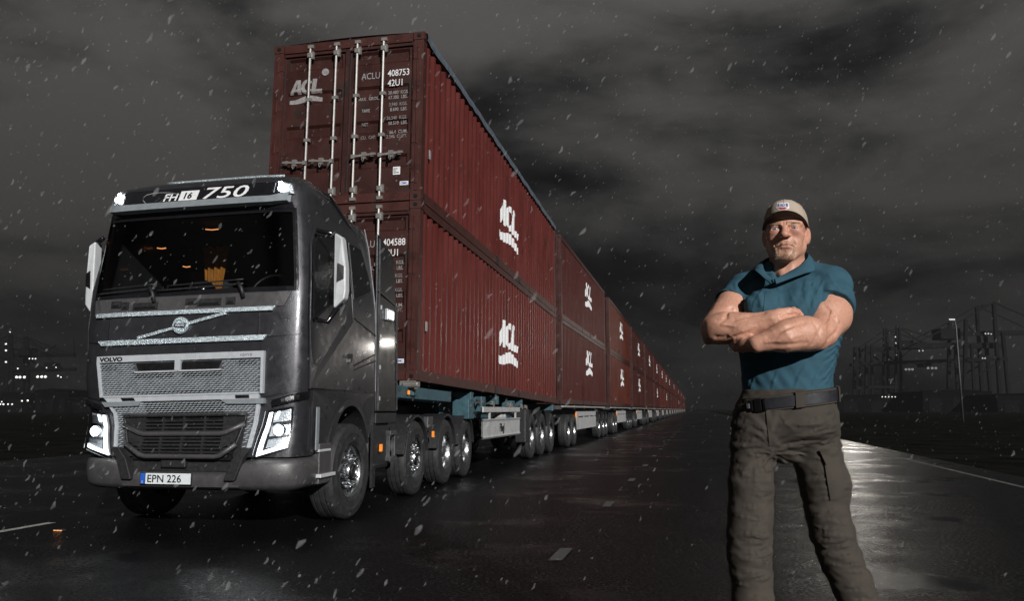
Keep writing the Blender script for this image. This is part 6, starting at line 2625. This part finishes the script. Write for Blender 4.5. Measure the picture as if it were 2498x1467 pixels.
def mast_lamp(label, px, py, foot, Y, lit, arm=-1.2, m=None):
    top = ray_at(px, py, Y)
    t = thing('street_lamp', label, 'street lamp', (top.x - arm, Y, 0), 0, 'street lamps beside the road')
    bb = MB()
    bb.tube([(0, 0, 0), (0, 0, top.z * .5), (0, 0, top.z - .6), (arm * .25, 0, top.z - .12), (arm, 0, top.z)], [.10, .085, .07, .05, .045], 8)
    bb.build('pole', m or M_lgrey, t, smooth=True)
    bb = MB()
    bb.box((arm * 1.15, 0, top.z), (.62, .26, .14))
    hd_ = bb.build('lamp_head', M_lgrey, t, bevel=.03)
    bb = MB()
    bb.box((arm * 1.15, -.02, top.z - .075), (.50, .22, .02))
    bb.build('lamp_glass', M_flood if lit else M_lgrey, hd_)
    return t, top


mast_lamp('tall unlit lamp post with pale head standing in front of the grey harbour cranes', 2322, 780, 930, 78, False, -.35, M_steel)
# the lit lamp whose light lies on the wet road beside the man
t_, top_ = mast_lamp('lit lamp post on the verge lighting the wet road behind the person', 2052, 800, 0, 62, True, 1.0, M_steel)
d_ = bpy.data.lights.new('street_light', 'SPOT')
d_.energy = 1700
d_.spot_size = rad(60)
d_.spot_blend = .5
d_.color = (1.0, .93, .84)
d_.shadow_soft_size = .30
o_ = bpy.data.objects.new('street_light', d_)
COL.objects.link(o_)
o_.location = (top_.x + .15, 61.6, top_.z - .15)
o_.rotation_euler = (Vector((7.5, 18.0, 0)) - o_.location).to_track_quat('-Z', 'Y').to_euler()


def shed(label, x0, x1, y, Y, dep, name='warehouse', lamps=()):
    a, b_ = ray_at(x0, y, Y), ray_at(x1, y, Y)
    t = thing(name, label, 'warehouse', ((a.x + b_.x) / 2, Y, 0), 0, 'dark port buildings')
    w, hgt = b_.x - a.x, a.z
    bb = MB()
    bb.box((0, dep / 2, hgt * .45), (w, dep, hgt * .9))
    bb.build('wall', M_shed, t)
    bb = MB()
    bb.prism([(-w / 2 - .5, hgt * .9), (0, hgt), (w / 2 + .5, hgt * .9)], lambda x, z, d: (x, d, z), -.5, dep + .5)
    bb.build('roof', M_shed, t)
    for k in range(3):
        bb = MB()
        bb.box((-w / 3 + w / 3 * k, -.05, hgt * .3), (w / 6, .2, hgt * .6))
        bb.build('door', M_cr_l, t)
    for x, yy, r in lamps:
        p = ray_at(x, yy, Y)
        bb = MB()
        bb.ball((0, 0, 0), r * Y / 1950, 5)
        k = bb.build('floodlight', M_flood, t, smooth=True)
        k.location = (p.x - (a.x + b_.x) / 2, -.8, p.z)
    return t


shed('low dark warehouse under the crane with a row of small lamps', -140, 75, 955, 380, 30, lamps=[(3, 987, 2.2), (11, 987, 2.2), (22, 987, 1.8), (32, 987, 1.8), (56, 979, 2.0), (70, 978, 2.2), (7, 981, 1.5)])
shed('dark flat warehouse between the crane and the lorry cab', 84, 168, 948, 330, 30)
shed('long dark warehouse hidden partly by the lorry', 160, 420, 962, 300, 40)
shed('dark warehouse with a faint row of lamps beside the person\'s belt', 2040, 2240, 962, 360, 30, lamps=[(2150, 969, 1.3), (2158, 969, 1.3), (2166, 969, 1.3), (2174, 969, 1.3), (2182, 969, 1.3)])
shed('dark warehouse below the tall splayed crane', 2250, 2420, 950, 340, 30)
shed('dark warehouse at the far right edge of the port', 2430, 2640, 958, 320, 40)
# added amber block: painted glint of a reflection on the wet road
p_ = Vector((-4.36, 7.95, 0))
s_ = thing('glint_block', 'small added amber block, its glow a painted glint, at the end of the white line', 'painted glint', p_, rad(-13))
bb = MB()
bb.box((0, 0, .010), (.08, .06, .016))
bb.build('glint_base', M_steel, s_, bevel=.006)
for k in range(3):
    bb = MB()
    bb.box((-.034 + .034 * k, -.037, .011), (.024, .006, .010))
    bb.build('painted_glint', mat('amber_glint', (.9, .4, .15), .2, emit=(1.0, .42, .16), estr=.25), s_)
# ------------------------------------------------------------------ sleet in the air
M_snow = bpy.data.materials.new('wet_snow')
M_snow.use_nodes = True
n_, l_ = M_snow.node_tree.nodes, M_snow.node_tree.links
n_.clear()
o_ = n_.new('ShaderNodeOutputMaterial')
df = n_.new('ShaderNodeBsdfDiffuse')
df.inputs[0].default_value = (.60, .61, .62, 1)
tr = n_.new('ShaderNodeBsdfTransparent')
mx = n_.new('ShaderNodeMixShader')
tcx = n_.new('ShaderNodeTexCoord')
nzx = n_.new('ShaderNodeTexNoise')
nzx.inputs['Scale'].default_value = 40
l_.new(tcx.outputs['Object'], nzx.inputs['Vector'])
mrx = n_.new('ShaderNodeMapRange')
mrx.inputs['From Min'].default_value = .3
mrx.inputs['From Max'].default_value = .7
mrx.inputs['To Min'].default_value = .90
mrx.inputs['To Max'].default_value = .98
l_.new(nzx.outputs[0], mrx.inputs[0])
l_.new(mrx.outputs[0], mx.inputs[0])
l_.new(df.outputs[0], mx.inputs[1])
l_.new(tr.outputs[0], mx.inputs[2])
l_.new(mx.outputs[0], o_.inputs['Surface'])
random.seed(23)
sn = MB()
N_FLAKE = 19000
for _ in range(N_FLAKE):
    y = 1.9 + 26 * random.random() ** 1.25
    p = Vector((random.uniform(-.80, .80) * (y + 1.2), y, random.uniform(0.02, 1.2 + .62 * y)))
    if .2 < p.x < 2.7 and 1.2 < p.y < 3.4 and p.z < 2.4:
        continue
    L = random.choice((.007, .010, .014, .020, .031)) * random.uniform(.7, 1.3)
    W = L * random.uniform(.25, .5) if L > .012 else L * random.uniform(.55, .9)
    d = Vector((.55 + random.gauss(0, .15), random.gauss(0, .2), .85 + random.gauss(0, .12))).normalized()
    x = d.cross(Vector((0, 1, .1))).normalized()
    w = x.cross(d).normalized()
    j = lambda: random.uniform(.6, 1.2)
    bend = x * L * random.uniform(-.12, .12)
    rings = []
    for t, k in ((-.34, .62), (0, 1.0), (.34, .66)):
        rings += [p + d * L * t + bend * (1 - 8 * t * t) + (x * math.cos(a) + w * math.sin(a)) * (W / 2 * k * j()) for a in (0, 1.05, 2.09, 3.14, 4.19, 5.24)]
    fs_ = [(0, 1 + (k + 1) % 6, 1 + k) for k in range(6)] + [(19, 13 + k, 13 + (k + 1) % 6) for k in range(6)]
    for r in (0, 1):
        fs_ += [(1 + r * 6 + k, 1 + r * 6 + (k + 1) % 6, 7 + r * 6 + (k + 1) % 6, 7 + r * 6 + k) for k in range(6)]
    sn.add([p - d * L / 2] + rings + [p + d * L / 2], fs_)
snow = sn.build('snow', M_snow, None, recalc=False, smooth=True)
tag(snow, kind='stuff')
# ------------------------------------------------------------------ murky wet air
M_haze = bpy.data.materials.new('night_haze')
M_haze.use_nodes = True
n_, l_ = M_haze.node_tree.nodes, M_haze.node_tree.links
n_.clear()
o_ = n_.new('ShaderNodeOutputMaterial')
v_ = n_.new('ShaderNodeVolumePrincipled')
v_.inputs['Color'].default_value = (.07, .07, .073, 1)
v_.inputs['Density'].default_value = 0.0010
l_.new(v_.outputs[0], o_.inputs['Volume'])
hz = MB()
hz.box((0, 250, 25), (900, 620, 52.2))
hz_o = hz.build('haze', M_haze)
tag(hz_o, kind='stuff')
